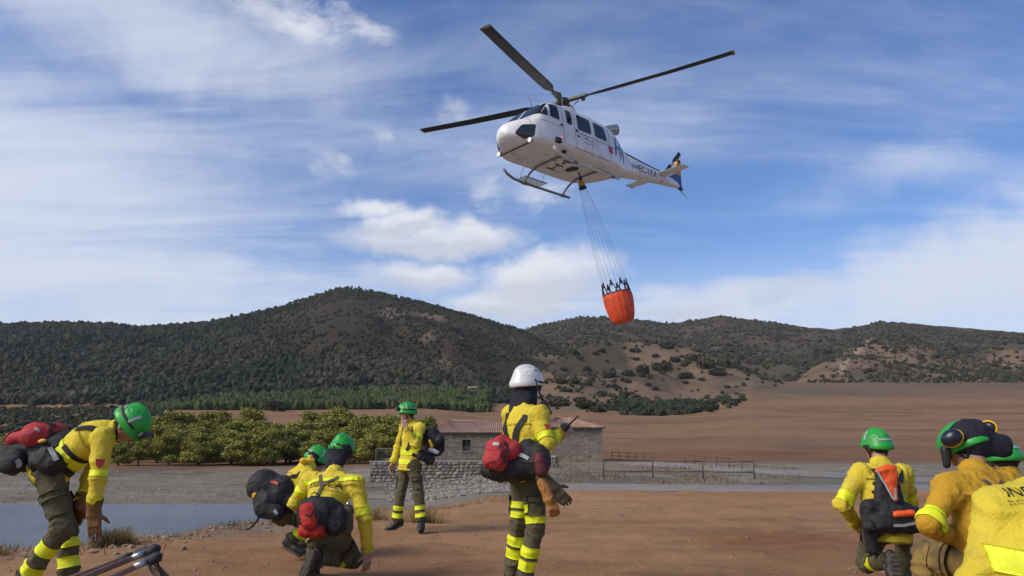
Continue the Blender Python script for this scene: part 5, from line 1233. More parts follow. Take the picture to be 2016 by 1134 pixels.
# ------------------------------------------------------------------ a person
class Person:
    def __init__(s, J, head_f, head_u, label, facing, seed, jac=None, tro=None, group=None, gloves=None, size=1.0, bare_neck=True):
        s.J = {k: W(*v) for k, v in J.items()}; J = s.J; s.seed = seed; s.facing = unit(facing); s.size = size
        base = (J['anL'] + J['anR']) / 2; zg = gz(base[0], base[1]); s.root = empty('person', (base[0], base[1], zg), label, 'person', group)
        s.hf, s.hu = unit(head_f), unit(head_u); s.jm = jac or M_jac; s.tm = tro or M_tro
        s.pel = (J['hipL'] + J['hipR']) / 2; s.shc = (J['shL'] + J['shR']) / 2; s.latS = unit(J['shR'] - J['shL']); s.latH = unit(J['hipR'] - J['hipL'])
        s.spine = unit(s.shc - s.pel); s.front = unit(np.cross(s.spine, s.latS)); s.waist = J.get('waist', s.pel * .55 + s.shc * .45 - s.front * .02)
        s.neckb = s.shc + s.spine * .045; s.gloves = gloves or {}
        ln = lambda a, b: np.linalg.norm(J[a] - J[b])
        print('POSE', label[:34].ljust(36), 'uaR %.2f faR %.2f uaL %.2f faL %.2f thR %.2f shR %.2f thL %.2f shL %.2f sw %.2f tor %.2f' % (ln('shR', 'elR'), ln('elR', 'wrR'), ln('shL', 'elL'), ln('elL', 'wrL'), ln('hipR', 'knR'), ln('knR', 'anR'), ln('hipL', 'knL'), ln('knL', 'anL'), ln('shL', 'shR'), np.linalg.norm(s.shc - s.pel)), 'z anR %.2f anL %.2f head %.2f' % (J['anR'][2] - zg, J['anL'][2] - zg, J['head'][2] - zg))
    def build(s, hands=None, hem=.10, voxel=.012, collar=True):
        J = s.J; z = s.size
        # --- jacket
        sd = SDF(); lt, lh = s.latS, unit(s.latH + s.latS)
        hemc = s.pel - unit(s.waist - s.pel) * hem; ch = s.waist * .42 + s.shc * .58 - s.front * .005
        sd.cap(hemc, s.waist, (.192 * z, .155 * z), (.172 * z, .130 * z), .04, axis=lh); sd.cap(s.waist, ch, (.172 * z, .130 * z), (.188 * z, .136 * z), .05, axis=lt); sd.cap(ch, s.shc - s.spine * .01, (.188 * z, .136 * z), (.155 * z, .098 * z), .05, axis=lt)
        sd.cap(J['shL'], J['shR'], .070 * z, .070 * z, .05); sd.cap(s.shc, s.neckb + s.spine * .01, .10 * z, .080 * z, .05)
        for L_ in 'LR':
            sd.cap(J['sh' + L_], J['el' + L_], .073 * z, .057 * z, .05); sd.cap(J['el' + L_], J['wr' + L_], .059 * z, .046 * z, .03)
        for L_ in 'LR':
            dv = unit(J['wr' + L_] - J['el' + L_]); sd.cut(J['wr' + L_] - dv * .005, dv, (J['wr' + L_], .085))
        hd = unit(s.waist - s.pel); sd.cut(hemc, -hd, (hemc, .29))
        V, F = sd.mesh(voxel); V = relax(V, F, 1); 
        bo = [(J['sh' + k], J['el' + k], .5) for k in 'LR'] + [(J['el' + k], J['wr' + k], .7) for k in 'LR'] + [(s.pel, s.waist, -.45), (s.waist, s.shc, -.35)]; V = wrinkle(V, F, .0118 * z, 6.0, s.seed, bo); V = relax(V, F, 1, .25); V = wrinkle(V, F, .0034 * z, 17.0, s.seed + 50, bo); s.jV, s.jF = V, F
        s.jac = mk('jacket', V, F, s.jm, s.root); s.bv = BVHTree.FromPolygons([Vector(v) for v in V], F.tolist())
        if collar:
            nd = unit(J['head'] - s.neckb); sd = SDF(); sd.cap(s.neckb - nd * .03, s.neckb + nd * .095, .084 * z, .078 * z, .02); sd.cut(s.neckb + nd * .085, nd); sd.cap(s.neckb + nd * .03, s.neckb + nd * .16, .062 * z, .066 * z, .02); sd.pr[-1] = ('sub',) + ('x',) if False else sd.pr[-1]
            sd.pr = sd.pr[:2]; Vc, Fc = sd.mesh(.010); mk('collar', wrinkle(relax(Vc, Fc, 1), Fc, .003, 16, s.seed), Fc, s.jm, s.jac)
        # arm mask for bands round the body
        def segd(a, b): ab = b - a; t = np.clip(((V - a) @ ab) / (ab @ ab), 0, 1); return np.linalg.norm(V - a - t[:, None] * ab, axis=1)
        s.armd = np.minimum.reduce([segd(J['el' + k], J['wr' + k]) for k in 'LR'] + [segd(J['sh' + k] * .75 + J['el' + k] * .25, J['el' + k]) for k in 'LR'])
        # --- trousers
        sd = SDF(); sd.cap(J['hipL'], J['hipR'], .108 * z, .108 * z, .05); sd.cap(s.pel, s.pel + hd * .14, (.155 * z, .115 * z), (.140 * z, .105 * z), .05, axis=s.latH)
        for L_ in 'LR': sd.cap(J['hip' + L_], J['kn' + L_], .097 * z, .073 * z, .05); sd.cap(J['kn' + L_], J['an' + L_], .074 * z, .068 * z, .03)
        for L_ in 'LR': dv = unit(J['an' + L_] - J['kn' + L_]); sd.cut(J['an' + L_] + dv * .02, dv, (J['an' + L_] + dv * .03, .10))
        V2, F2 = sd.mesh(voxel); V2 = relax(V2, F2, 1); bo = [(J['hip' + k], J['kn' + k], .10) for k in 'LR'] + [(J['kn' + k], J['an' + k], .35) for k in 'LR']; V2 = wrinkle(V2, F2, .0125 * z, 6.0, s.seed + 31, bo); V2 = relax(V2, F2, 1, .25); V2 = wrinkle(V2, F2, .0045 * z, 17.0, s.seed + 60, bo); s.tV, s.tF = V2, F2
        s.tro = mk('trousers', V2, F2, s.tm, s.root)
        for L_, sg in (('L', -1), ('R', 1)):        # cargo pockets, cuffs
            a, b = J['hip' + L_], J['kn' + L_]; out_ = unit(s.latH * sg - unit(b - a) * (s.latH @ unit(b - a)) * sg); co_ = (a + b) / 2 + out_ * .030
            for t0, t1, of in ((.42, .80, .010), (.40, .52, .016)):
                slab_band(V2, F2, a, b, t0, t1, .125 * z, s.tm, s.tro, 'pocket', of, clips=[(co_ + np.zeros(3), -out_)])
            slab_band(V2, F2, J['kn' + L_], J['an' + L_], .97, 1.03, .12 * z, s.tm, s.tro, 'trouser_hem', .006); slab_band(s.jV, s.jF, J['el' + L_], J['wr' + L_], .86, .97, .095 * z, s.jm, s.jac, 'cuff', .006)
        if s.seed != 8: slab_band(s.jV, s.jF, s.pel, s.shc, .845, .860, .30, s.jm, s.jac, 'yoke_seam', .006, mask=s.armd > .09 * z)
        slab_band(s.jV, s.jF, hemc, s.waist, .03, .16, .30, s.jm, s.jac, 'jacket_hem', .006, mask=s.armd > .10 * z)
        # --- boots
        for L_ in 'LR':
            an, kn = J['an' + L_], J['kn' + L_]; toe = J.get('toe' + L_); sh = unit(kn - an)
            td = unit(toe - an) if toe is not None else unit(s.facing * .9 + np.array([0, 0, -.0]))
            if toe is None: td = unit(td - sh * (td @ sh) * .0); fup = np.array([0, 0, 1.0])
            else: fup = unit(sh - td * (sh @ td))
            fl = an - fup * .055; sd = SDF(); side = unit(np.cross(td, fup))
            sd.cap(an + sh * .10, an - fup * .01, .062 * z, .058 * z, .03); sd.cap(fl - td * .045, fl + td * .10, (.043 * z, .045 * z), (.050 * z, .040 * z), .03, axis=side); sd.cap(fl + td * .10, fl + td * .185, (.050 * z, .038 * z), (.036 * z, .030 * z), .03, axis=side)
            sd.cut(fl - fup * .034, -fup); Vb, Fb = sd.mesh(.011); bt = mk('boot', relax(Vb, Fb, 1), Fb, M_boot, s.root)
            rg = []
            for k in range(26):
                a = 2 * PI * k / 26; u = .125 * math.cos(a); wv = .046 * math.copysign(abs(math.sin(a)) ** .7, math.sin(a)) * (1 + .15 * math.cos(a)) * (.82 if abs(math.cos(a) + .15) < .3 else 1); rg.append(fl + td * (.068 + u) + side * wv)
            MB().loft([[p - fup * .056 for p in rg], [p - fup * .030 for p in rg]]).obj('sole', M_sole, bt, False)
            tr = MB()
            for k in range(7): tr.box(fl + td * (-.035 + k * .034) - fup * .058, (.034 - .004 * abs(k - 3), .010, .005), [side, td, fup])
            tr.obj('tread', M_sole, bt, False)
        # --- body: head, neck, hands and the limbs under the clothes
        vs, fs, n0 = [], [], 0
        A = frame(s.hf, s.hu); R_, Fh, U_ = A; c = J['head']; sd = SDF()
        sd.ell(c + U_ * .018, (.074, .094, .098), A, .03); sd.ell(c + Fh * .028 - U_ * .055, (.056, .062, .062), A, .04); sd.ell(c + Fh * .058 - U_ * .092, (.030, .028, .024), A, .03)
        sd.cap(c + Fh * .092 + U_ * .004, c + Fh * .112 - U_ * .032, .010, .0145, .018); sd.ell(c + Fh * .088 - U_ * .064, (.024, .012, .010), A, .012); sd.cap(c + Fh * .088 + U_ * .026 - R_ * .035, c + Fh * .088 + U_ * .026 + R_ * .035, .011, .011, .02)
        for sx in (-1, 1): sd.ell(c + R_ * sx * .078 - U_ * .008 - Fh * .005, (.009, .022, .033), A, .012); sd.ell(c + R_ * sx * .032 + Fh * .094 + U_ * .006, (.014, .010, .009), A, sub=True)
        sd.cap(c - U_ * .05 - Fh * .018, s.neckb - s.spine * .03 + s.front * .01, .056, .056, .03); Vh, Fq = sd.mesh(.0078); vs.append(relax(Vh, Fq, 1, .4)); fs.append(Fq)
        for L_ in 'LR':
            h = (hands or {}).get(L_)
            if h is None or L_ in s.gloves: continue
            sd = hand_sdf(SDF(), J['wr' + L_], *h); Vh, Fq = sd.mesh(.0055); vs.append(relax(Vh, Fq, 1, .35)); fs.append(Fq)
        sd = SDF(); sd.cap(s.pel, s.waist, .080, .080, .05); sd.cap(s.waist, s.shc - s.spine * .06, .080, .065, .05)
        for L_ in 'LR': sd.cap(s.shc - s.spine * .05, J['sh' + L_], .040, .036, .05); sd.cap(J['sh' + L_], J['el' + L_], .038, .032, .03); sd.cap(J['el' + L_], J['wr' + L_], .032, .028, .03); sd.cap(J['hip' + L_], J['kn' + L_], .060, .045, .05); sd.cap(J['kn' + L_], J['an' + L_], .045, .038, .03)
        sd.cap(s.shc - s.spine * .05, s.neckb, .045, .045, .03); Vh, Fq = sd.mesh(.024); vs.append(Vh); fs.append(Fq)
        off = 0; FF = []
        for v, f in zip(vs, fs): FF.append(f + off); off += len(v)
        s.body = mk('body', np.concatenate(vs), np.concatenate(FF), M_skin, s.root)
        for sx in (-1, 1): MB().sphere(c + R_ * sx * .032 + Fh * .088 + U_ * .006, .0105, 8, 6).obj('eye', M_eye, s.body)
        sd = SDF(); sd.ell(c - Fh * .024 + U_ * .006, (.081, .090, .078), A, .03); sd.cap(c - Fh * .06 - U_ * .03, c - Fh * .055 - U_ * .075, (.06, .03), (.05, .022), .03, axis=R_); Vh, Fq = sd.mesh(.009); mk('hair', wrinkle(Vh, Fq, .003, 40, 2), Fq, M_hair, s.body)
        for L_, (h, gm_) in s.gloves.items():
            sd = hand_sdf(SDF(), J['wr' + L_] + unit(h[0]) * .03, *h); dv = unit(J['wr' + L_] - J['el' + L_]); sd.cap(J['wr' + L_] - dv * .075, J['wr' + L_] + dv * .035, .064, .046, .02); sd.cut(J['wr' + L_] - dv * .072, -dv, (J['wr' + L_] - dv * .075, .09))
            Vg, Fg = sd.mesh(.0062); mk('glove', wrinkle(relax(Vg, Fg, 1, .4), Fg, .002, 30, 5), Fg, gm_, s.root)
        return s
    def limb(s, k):
        a, b = {'ua': ('sh', 'el'), 'fa': ('el', 'wr'), 'th': ('hip', 'kn'), 'sh': ('kn', 'an')}[k[:2]]; return s.J[a + k[2]], s.J[b + k[2]]
    def bands(s, specs):
        for k, t0, t1 in specs:
            a, b = s.limb(k)
            if k[:2] in ('ua', 'fa'): slab_band(s.jV, s.jF, a, b, t0, t1, .102 * s.size, M_band, s.jac)
            else: slab_band(s.tV, s.tF, a, b, t0, t1, .125 * s.size, M_band, s.tro)
    def torso_band(s, t0, t1, a=None, b=None):
        a = s.pel if a is None else a; b = s.shc if b is None else b
        slab_band(s.jV, s.jF, a, b, t0, t1, .30, M_band, s.jac, mask=s.armd > .098 * s.size)
    def on(s, lat, along, front):
        """a point near the torso: lat to the right, along 0 hips to 1 shoulders, front + / back -"""
        p = s.pel + (s.waist - s.pel) * min(along * 2, 1) if along < .5 else s.waist + (s.shc - s.waist) * (along - .5) * 2
        return p + s.latS * lat + s.front * front
    def strap(s, pts, wid=.045, m=None, name='harness_strap', parent=None): return ribbon(name, [s.on(*p) if len(p) == 3 and not isinstance(p, np.ndarray) else p for p in pts], wid, m or M_strap, parent or s.jac, s.bv, .007)
    def badge(s, k, t, side, w_=.035):
        a, b = s.limb(k); p = a + (b - a) * t + np.asarray(side, float) * .075; h = s.bv.find_nearest(Vector(p)); n = np.array(h[1]); q = np.array(h[0]) + n * .005; d = unit(b - a); x = unit(np.cross(d, n))
        mk('shoulder_badge', [q - x * w_ - d * w_ * .8, q + x * w_ - d * w_ * .8, q + x * w_ * .7 + d * w_ * .6, q + d * w_ * 1.3, q - x * w_ * .7 + d * w_ * .6], [(0, 1, 2, 3, 4)], M_badge, s.jac, False)
def bag(name, label, prims, m, voxel=.012, amp=.011, seed=1, parts=(), cat='backpack', group=None):
    """soft luggage: main body plus differently coloured parts, each a blended solid"""
    def make(pr):
        sd = SDF()
        for p in pr:
            if p[0] == 'cap': sd.cap(W(*p[1]), W(*p[2]), p[3], p[4], .03, p[5] if len(p) > 5 else None)
            elif p[0] == 'box': sd.box(W(*p[1]), p[2], p[3], p[4] if len(p) > 4 else None, .025)
            else: sd.ell(W(*p[1]), p[2], p[3] if len(p) > 3 else None, .03)
        V, F = sd.mesh(voxel); V = relax(V, F, 1); V = wrinkle(V, F, amp, 8, seed); return wrinkle(V, F, amp * .35, 22, seed + 3), F
    V, F = make(prims); c = np.array([(V[:, 0].min() + V[:, 0].max()) / 2, (V[:, 1].min() + V[:, 1].max()) / 2, V[:, 2].min()])
    r = empty(name, c, label, cat, group); mk('main_compartment', V, F, m, r); bvs = [BVHTree.FromPolygons([Vector(v) for v in V], F.tolist())]
    for nm, pr, mm in parts:
        V2, F2 = make(pr); mk(nm, V2, F2, mm, r); bvs.append(BVHTree.FromPolygons([Vector(v) for v in V2], F2.tolist()))
    return r, bvs
def px_ribbon(name, pts, wid, m, parent, bv, off=.005): return ribbon(name, [W(*p) for p in pts], wid, m, parent, bv, off)
# ------------------------------------------------------------------ the crew
X = np.array([1.0, 0, 0]); Yv = np.array([0, 1.0, 0]); Z = np.array([0, 0, 1.0])
def roll(f, u): return unit(f), unit(u)
# 1 bent over, green helmet, red and black pack
p1 = Person(dict(head=(256, 837, 6.05), shR=(202, 862, 5.86), shL=(206, 852, 6.24), elR=(192, 940, 5.81), wrR=(185, 1000, 5.85), elL=(176, 938, 6.31), wrL=(160, 988, 6.25), waist=(148, 884, 6.05),
                 hipR=(93, 928, 5.96), hipL=(101, 926, 6.14), knR=(123, 1040, 5.90), knL=(134, 1046, 6.19), anR=(52, 1136, 5.97), anL=(136, 1150, 6.17), toeR=(98, 1172, 5.95), toeL=(176, 1166, 6.13)),
            (.50, -.08, -.86), (.86, -.05, .50), 'person in yellow jacket and green helmet bending far forward under a red pack', (1, 0, 0), 1,
            gloves={'R': (((.16, -.05, -1), (.3, -1, 0), (.8, .3, -.2), .22, 1.18), M_glove), 'L': (((-.1, .1, -1), (.2, 1, 0), (.9, -.2, 0), .7, 1.1), M_glove)}).build(hem=.06)
p1.bands([('uaR', .80, .98), ('faR', .62, .82), ('shR', .30, .50), ('shR', .72, .92), ('shL', .12, .30), ('shL', .48, .68), ('faL', .55, .75)]); p1.torso_band(.40, .56); p1.badge('uaR', .62, (.5, -.85, 0))
helmet_parts(p1.root, p1.J['head'], p1.hf, p1.hu, M_grn, s=1.03)
p1.strap([(.13, .55, .20), (.15, .78, .14), (.14, 1.02, .02), (.13, .95, -.14), (.12, .72, -.20)], .05); p1.strap([(-.13, .55, .2), (-.14, 1.02, .02), (-.12, .72, -.2)], .05); p1.strap([(.20, .42, -.10), (.22, .46, .02), (.12, .50, .17)], .04); p1.strap([(.20, .20, -.10), (.21, .22, .05), (.10, .24, .17)], .05)
r, b = bag('backpack', 'red and black pack on the back of the bent-over person', [('cap', (60, 890, 6.05), (128, 876, 6.05), (.17, .11), (.17, .12), Yv), ('cap', (20, 900, 6.05), (60, 900, 6.05), (.16, .10), (.16, .11), Yv), ('ell', (92, 908, 5.95), (.13, .14, .10)), ('ell', (22, 905, 5.97), (.11, .15, .11))], M_bag, seed=2,
           parts=[('red_pocket', [('cap', (40, 866, 6.05), (108, 852, 6.05), (.14, .075), (.13, .075), Yv), ('ell', (74, 858, 5.97), (.12, .14, .10))], M_bagr), ('side_pouch', [('cap', (34, 905, 5.89), (26, 912, 5.89), .085, .09)], M_bag), ('side_pouch', [('cap', (92, 905, 5.87), (104, 912, 5.87), .095, .09)], M_bag), ('cord_end', [('cap', (78, 869, 5.86), (90, 867, 5.86), .018, .014)], M_yel)])
px_ribbon('zip', [(100, 836, 5.90), (106, 855, 5.87), (100, 876, 5.87)], .025, M_strap, r, b[1]); px_ribbon('logo_patch', [(68, 842, 5.85), (80, 846, 5.85)], .022, M_ref, r, b[1]); px_ribbon('reflective_strip', [(40, 905, 5.79), (40, 928, 5.81)], .035, M_ref, r, b[2]); px_ribbon('reflective_strip', [(100, 875, 5.81), (112, 905, 5.78)], .035, M_ref, r, b[3]); px_ribbon('top_strap', [(14, 868, 5.95), (30, 838, 5.95), (70, 824, 5.95), (112, 838, 5.95)], .035, M_strap, r, b[1])

# 2 crouched with a black pack
p2 = Person(dict(head=(624, 908, 8.75), shR=(604, 938, 8.42), shL=(596, 926, 8.74), elR=(628, 965, 8.30), wrR=(640, 998, 8.5), elL=(628, 962, 8.95), wrL=(650, 985, 8.9), waist=(572, 968, 8.6), hipR=(556, 1012, 8.52), hipL=(562, 1012, 8.70),
                 knR=(618, 1022, 8.45), knL=(622, 1030, 8.85), anR=(574, 1062, 8.50), anL=(596, 1072, 8.85), toeR=(602, 1078, 8.45), toeL=(634, 1076, 8.82)), (.75, .35, -.45), (.45, .15, .88), 'person crouching with a black pack, half hidden behind another kneeling person', (1, .2, 0), 2).build(hands={'R': ((.3, .1, -1), (0, -1, 0), (1, 0, 0))}, hem=.04)
p2.bands([('uaR', .35, .55), ('shR', .5, .75), ('shL', .5, .75)]); helmet_parts(p2.root, p2.J['head'] + Z * .012, p2.hf, p2.hu, M_grn, goggles=False); p2.strap([(.12, .7, .2), (.14, 1.02, .02), (.12, .8, -.2)], .05)
A2 = frame(p2.hf, p2.hu); sd = SDF(); c = p2.J['head']; sd.ell(c - A2[1] * .035 + A2[2] * .02, (.118, .125, .100), A2, .03); sd.cap(c - A2[1] * .06 - A2[2] * .02, c - A2[1] * .10 - A2[2] * .13, (.11, .05), (.12, .04), .04, axis=A2[0]); V, F = sd.mesh(.010); mk('neck_guard', wrinkle(V, F, .005, 14, 3), F, M_navy, p2.root)
sd = SDF(); q = W(608, 906, 8.50); sd.cap(q - X * .06, q + X * .05, .026, .022, .02); sd.ell(q + (.02, 0, .04), .022); sd.ell(q + (-.07, 0, -.01), .03); V, F = sd.mesh(.009); mk('yellow_goggles', V, F, M_yel, p2.root)
r, b = bag('backpack', 'large black pack with orange pulls on the crouching person', [('cap', (520, 955, 8.5), (575, 985, 8.5), (.20, .17), (.18, .15), Yv), ('ell', (535, 985, 8.45), (.20, .2, .16)), ('ell', (560, 960, 8.5), (.16, .2, .14)), ('ell', (505, 962, 8.5), (.10, .16, .10))], M_bag, seed=4,
           parts=[('side_pouch', [('cap', (520, 1000, 8.32), (545, 1008, 8.32), .10, .09)], M_bag), ('pull_tab', [('cap', (500, 962, 8.33), (506, 958, 8.33), .020, .020)], M_yel), ('pull_tab', [('cap', (500, 978, 8.33), (503, 972, 8.33), .024, .02)], M_yel), ('pull_tab', [('cap', (511, 953, 8.33), (515, 952, 8.33), .018, .018)], M_yel)])
px_ribbon('logo_patch', [(530, 948, 8.27), (543, 951, 8.27)], .028, M_badge, r, b[0]); px_ribbon('haul_loop', [(562, 932, 8.4), (572, 926, 8.4), (580, 942, 8.4)], .016, M_strap, r, None)
px_ribbon('loose_strap', [(508, 1000, 8.35), (510, 1024, 8.35), (500, 1032, 8.35), (490, 1042, 8.36)], .05, M_strap, r, None); px_ribbon('reflective_strip', [(538, 1004, 8.20), (546, 1012, 8.20)], .03, M_ref, r, b[1])

# 3 kneeling with the lettered back, hand on the ground
p3 = Person(dict(head=(675, 887, 7.36), shL=(611, 944, 7.18), shR=(700, 952, 7.04), elR=(718, 1020, 6.98), wrR=(725, 1088, 7.08), elL=(580, 990, 7.28), wrL=(604, 1020, 7.50), waist=(638, 1000, 7.02), hipL=(625, 1052, 6.98), hipR=(662, 1053, 6.92),
                 knR=(694, 1102, 7.22), knL=(622, 1042, 7.42), anR=(628, 1098, 6.84), anL=(616, 1104, 7.46), toeR=(614, 1128, 6.83), toeL=(626, 1116, 7.62)), (.35, .80, -.35), (.12, .32, .93), 'person kneeling with lettering on the yellow back and a hand on the ground', (.25, .97, 0), 3).build(hands={'R': ((-.10, .08, -1), (.6, -.7, 0), (-1, -.1, 0), .25, 1.0, .3)}, hem=.03)
p3.bands([('uaR', .72, .92), ('uaL', .35, .58), ('shR', .30, .46)]); p3.torso_band(.34, .48); p3.torso_band(.93, 1.02)
helmet_parts(p3.root, p3.J['head'], p3.hf, p3.hu, M_grn, tape=False, goggles=False)
A3h = frame(p3.hf, p3.hu); c = p3.J['head']; sd = SDF(); sd.ell(c - A3h[1] * .03 - A3h[2] * .005, (.116, .128, .070), A3h, .03); sd.cap(c - A3h[1] * .05 - A3h[2] * .02, c - A3h[1] * .07 - A3h[2] * .17, (.105, .078), (.094, .068), .04, axis=A3h[0]); V, F = sd.mesh(.010); mk('neck_guard', wrinkle(V, F, .005, 14, 5), F, M_navy, p3.root)
MB().box(c - A3h[1] * .112 - A3h[2] * .085, (.018, .006, .010), A3h).obj('guard_tag', M_yel, p3.root, False)
p3.strap([(.10, 1.0, .02), (.08, .98, -.12), (.0, .84, -.19), (-.02, .55, -.19)], .030, M_gstrap); p3.strap([(-.09, 1.0, .02), (-.06, .98, -.12), (0, .84, -.19)], .030, M_gstrap)
print_on('back_lettering', 'INFOCA', .090, p3.on(-.155, .80, -.2), p3.latS + p3.spine * .04, p3.spine, p3.bv, M_text, p3.jac); print_on('small_lettering', 'Plan de Lucha contra', .022, p3.on(.0, .755, -.2), p3.latS, p3.spine, p3.bv, M_text, p3.jac)
r, b = bag('hip_bag', 'small bright red and black round bag on the kneeling person\'s hip', [('ell', (618, 1016, 6.76), (.15, .10, .17)), ('cap', (640, 1000, 6.80), (664, 1012, 6.82), .10, .09), ('ell', (660, 1028, 6.80), (.10, .09, .11))], M_bag, seed=6,
           parts=[('red_panel', [('cap', (607, 1002, 6.70), (610, 1030, 6.68), (.068, .06), (.070, .06), X)], M_bagr2), ('red_base', [('cap', (596, 1047, 6.74), (632, 1047, 6.74), (.07, .045), (.07, .045), Yv), ('cap', (600, 1036, 6.74), (628, 1036, 6.74), .055, .055)], M_bagr2)])
px_ribbon('front_loop', [(596, 1000, 6.62), (590, 1026, 6.60), (604, 1040, 6.58), (624, 1034, 6.60), (628, 1006, 6.62)], .022, M_strap, r, b[0]); px_ribbon('haul_loop', [(611, 984, 6.75), (612, 968, 6.72), (624, 968, 6.72), (630, 978, 6.75)], .014, M_strap, r, None); px_ribbon('cross_strap', [(594, 1012, 6.58), (612, 1014, 6.56), (620, 1006, 6.58)], .016, M_strap, r, b[1])
bottle = empty('canteen', W(683, 1030, 6.86), 'olive canteen pouch on the belt of the kneeling person', 'canteen'); sd = SDF(); sd.cap(W(682, 1040, 6.86), W(684, 1004, 6.86), .058, .055, .02); V, F = sd.mesh(.010); mk('pouch', wrinkle(V, F, .004, 15, 8), F, M_tro, bottle); MB().tube([W(685, 996, 6.84), W(686, 988, 6.84)], [.024, .018], 10).obj('bottle_neck', M_alu, bottle); px_ribbon('pouch_strap', [(668, 1008, 6.82), (683, 1012, 6.79), (697, 1008, 6.82)], .018, M_gstrap, bottle, None)

# 4 standing, hand to the mouth
p4 = Person(dict(head=(801, 813, 11.14), shR=(797, 842, 11.38), shL=(827, 842, 11.06), elL=(818, 875, 10.82), wrL=(798, 842, 10.82), elR=(783, 880, 11.48), wrR=(773, 913, 11.36), hipR=(799, 918, 11.30), hipL=(815, 918, 11.14), knR=(788, 974, 11.24), knL=(824, 975, 11.06), anR=(782, 1023, 11.28), anL=(829, 1023, 11.02), toeR=(756, 1036, 11.24), toeL=(824, 1040, 10.82)),
            (-.95, -.28, -.10), (-.08, -.02, 1), 'person in green helmet standing with one hand raised to the mouth', (-.9, -.4, 0), 4).build(hands={'L': ((-.25, .25, .9), (.3, -.9, 0), (-1, 0, .2), .9), 'R': ((-.1, -.1, -1), (-.7, .7, 0), (-.6, -.6, 0), .5)}, hem=.07)
p4.bands([('uaL', .45, .72), ('shR', .42, .60), ('shR', .72, .90), ('shL', .42, .60), ('shL', .72, .90)]); p4.torso_band(.06, .20); p4.torso_band(.30, .44)
helmet_parts(p4.root, p4.J['head'], p4.hf, p4.hu, M_grn, tape=True, goggles=True)
p4.strap([(-.12, .45, .2), (-.14, .80, .17), (-.14, 1.02, .02), (-.12, .8, -.2)], .05); p4.strap([(.12, .55, .2), (.14, .85, .17), (.13, 1.02, .02)], .05); p4.strap([(-.21, .30, -.12), (-.22, .28, .0), (-.17, .36, .12)], .045)
r, b = bag('backpack', 'plain black backpack on the person with a hand to the mouth', [('cap', (850, 858, 11.17), (856, 880, 11.17), (.14, .13), (.14, .15), Yv), ('ell', (866, 868, 11.12), (.08, .12, .10)), ('cap', (830, 896, 10.92), (846, 904, 10.98), .075, .08)], M_bag, seed=9, parts=[('yellow_toggle', [('cap', (846, 868, 10.98), (850, 878, 10.98), .022, .022)], M_yel), ('bedroll', [('cap', (846, 886, 10.96), (862, 890, 10.96), .030, .030)], M_ref)])
px_ribbon('loose_strap', [(850, 892, 10.94), (849, 906, 10.94), (846, 918, 10.94)], .03, M_strap, r, None); px_ribbon('tail_strap', [(864, 862, 11.02), (876, 864, 11.02), (868, 880, 11.02)], .03, M_strap, r, None)

# 5 white helmet with the radio
p5 = Person(dict(head=(1039, 757, 6.47), shR=(1061, 818, 6.25), shL=(1005, 814, 6.55), elR=(1078, 874, 6.14), wrR=(1103, 852, 6.32), elL=(1004, 872, 6.78), wrL=(1052, 868, 6.92), hipR=(1050, 938, 6.34), hipL=(1028, 938, 6.48), knR=(1054, 1036, 6.28), knL=(1022, 1032, 6.46), anR=(1033, 1136, 6.34), anL=(1008, 1134, 6.56), toeR=(1066, 1154, 6.42), toeL=(1040, 1146, 6.72)),
            (.80, .58, -.06), (.02, 0, 1), 'person in white helmet standing with a radio in the raised hand', (.75, .65, 0), 5).build(hands={'R': ((.75, .35, .35), (.3, -.9, .2), (.2, 0, 1), .95)}, hem=.02)
p5.bands([('uaR', .62, .84), ('faR', .25, .62), ('thR', .57, .73), ('thR', .79, .95), ('thL', .52, .66), ('thL', .72, .86), ('shR', .38, .58), ('shR', .64, .84), ('shL', .20, .38), ('shL', .44, .62)]); p5.torso_band(.25, .40); p5.badge('uaR', .42, (.6, -.8, 0))
helmet_parts(p5.root, p5.J['head'], p5.hf, p5.hu, M_wht, s=1.02, tape=False, goggles=False)
A5 = frame(p5.hf, p5.hu); c = p5.J['head']; ho = c + A5[2] * .039
ribbon('helmet_trim', [ho + A5[0] * .124 * math.sin(a) - A5[1] * .152 * math.cos(a) - A5[2] * .020 for a in np.linspace(-2.4, 2.4, 30)], .020, M_blk, p5.root, None, centre=ho); ribbon('helmet_stripe', [ho + A5[0] * .122 * math.cos(t) + A5[1] * .02 + A5[2] * .130 * math.sin(t) for t in np.linspace(.65, .95, 6)], .06, M_ref, p5.root, None, centre=ho)
sd = SDF(); sd.cap(c - A5[1] * .02 - A5[2] * .03, c - A5[1] * .03 - A5[2] * .20, (.098, .105), (.115, .105), .04, axis=A5[0]); sd.cap(c - A5[1] * .06 - A5[2] * .12, c - A5[1] * .12 - A5[2] * .30, (.11, .04), (.12, .03), .05, axis=A5[0]); V, F = sd.mesh(.010); mk('neck_guard', wrinkle(V, F, .007, 12, 6), F, M_navy, p5.root)
sd = SDF(); sd.ell(c + A5[1] * .095 - A5[2] * .01, (.070, .03, .04), A5); V, F = sd.mesh(.008); mk('goggles', V, F, M_blk, p5.root)
p5.strap([(.11, .45, .2), (.13, 1.02, .02), (.09, .80, -.2), (.06, .55, -.2), (.10, .30, -.2)], .055); p5.strap([(-.12, .6, .2), (-.13, 1.02, .02), (-.09, .80, -.2), (-.04, .55, -.2)], .055); p5.strap([(-.12, .66, -.2), (.0, .62, -.21), (.10, .66, -.2)], .03); p5.strap([(.06, .55, -.2), (.17, .42, -.14), (.215, .33, 0), (.18, .30, .12)], .04); p5.strap([(.19, .30, -.1), (.22, .22, 0), (.17, .2, .13)], .06)
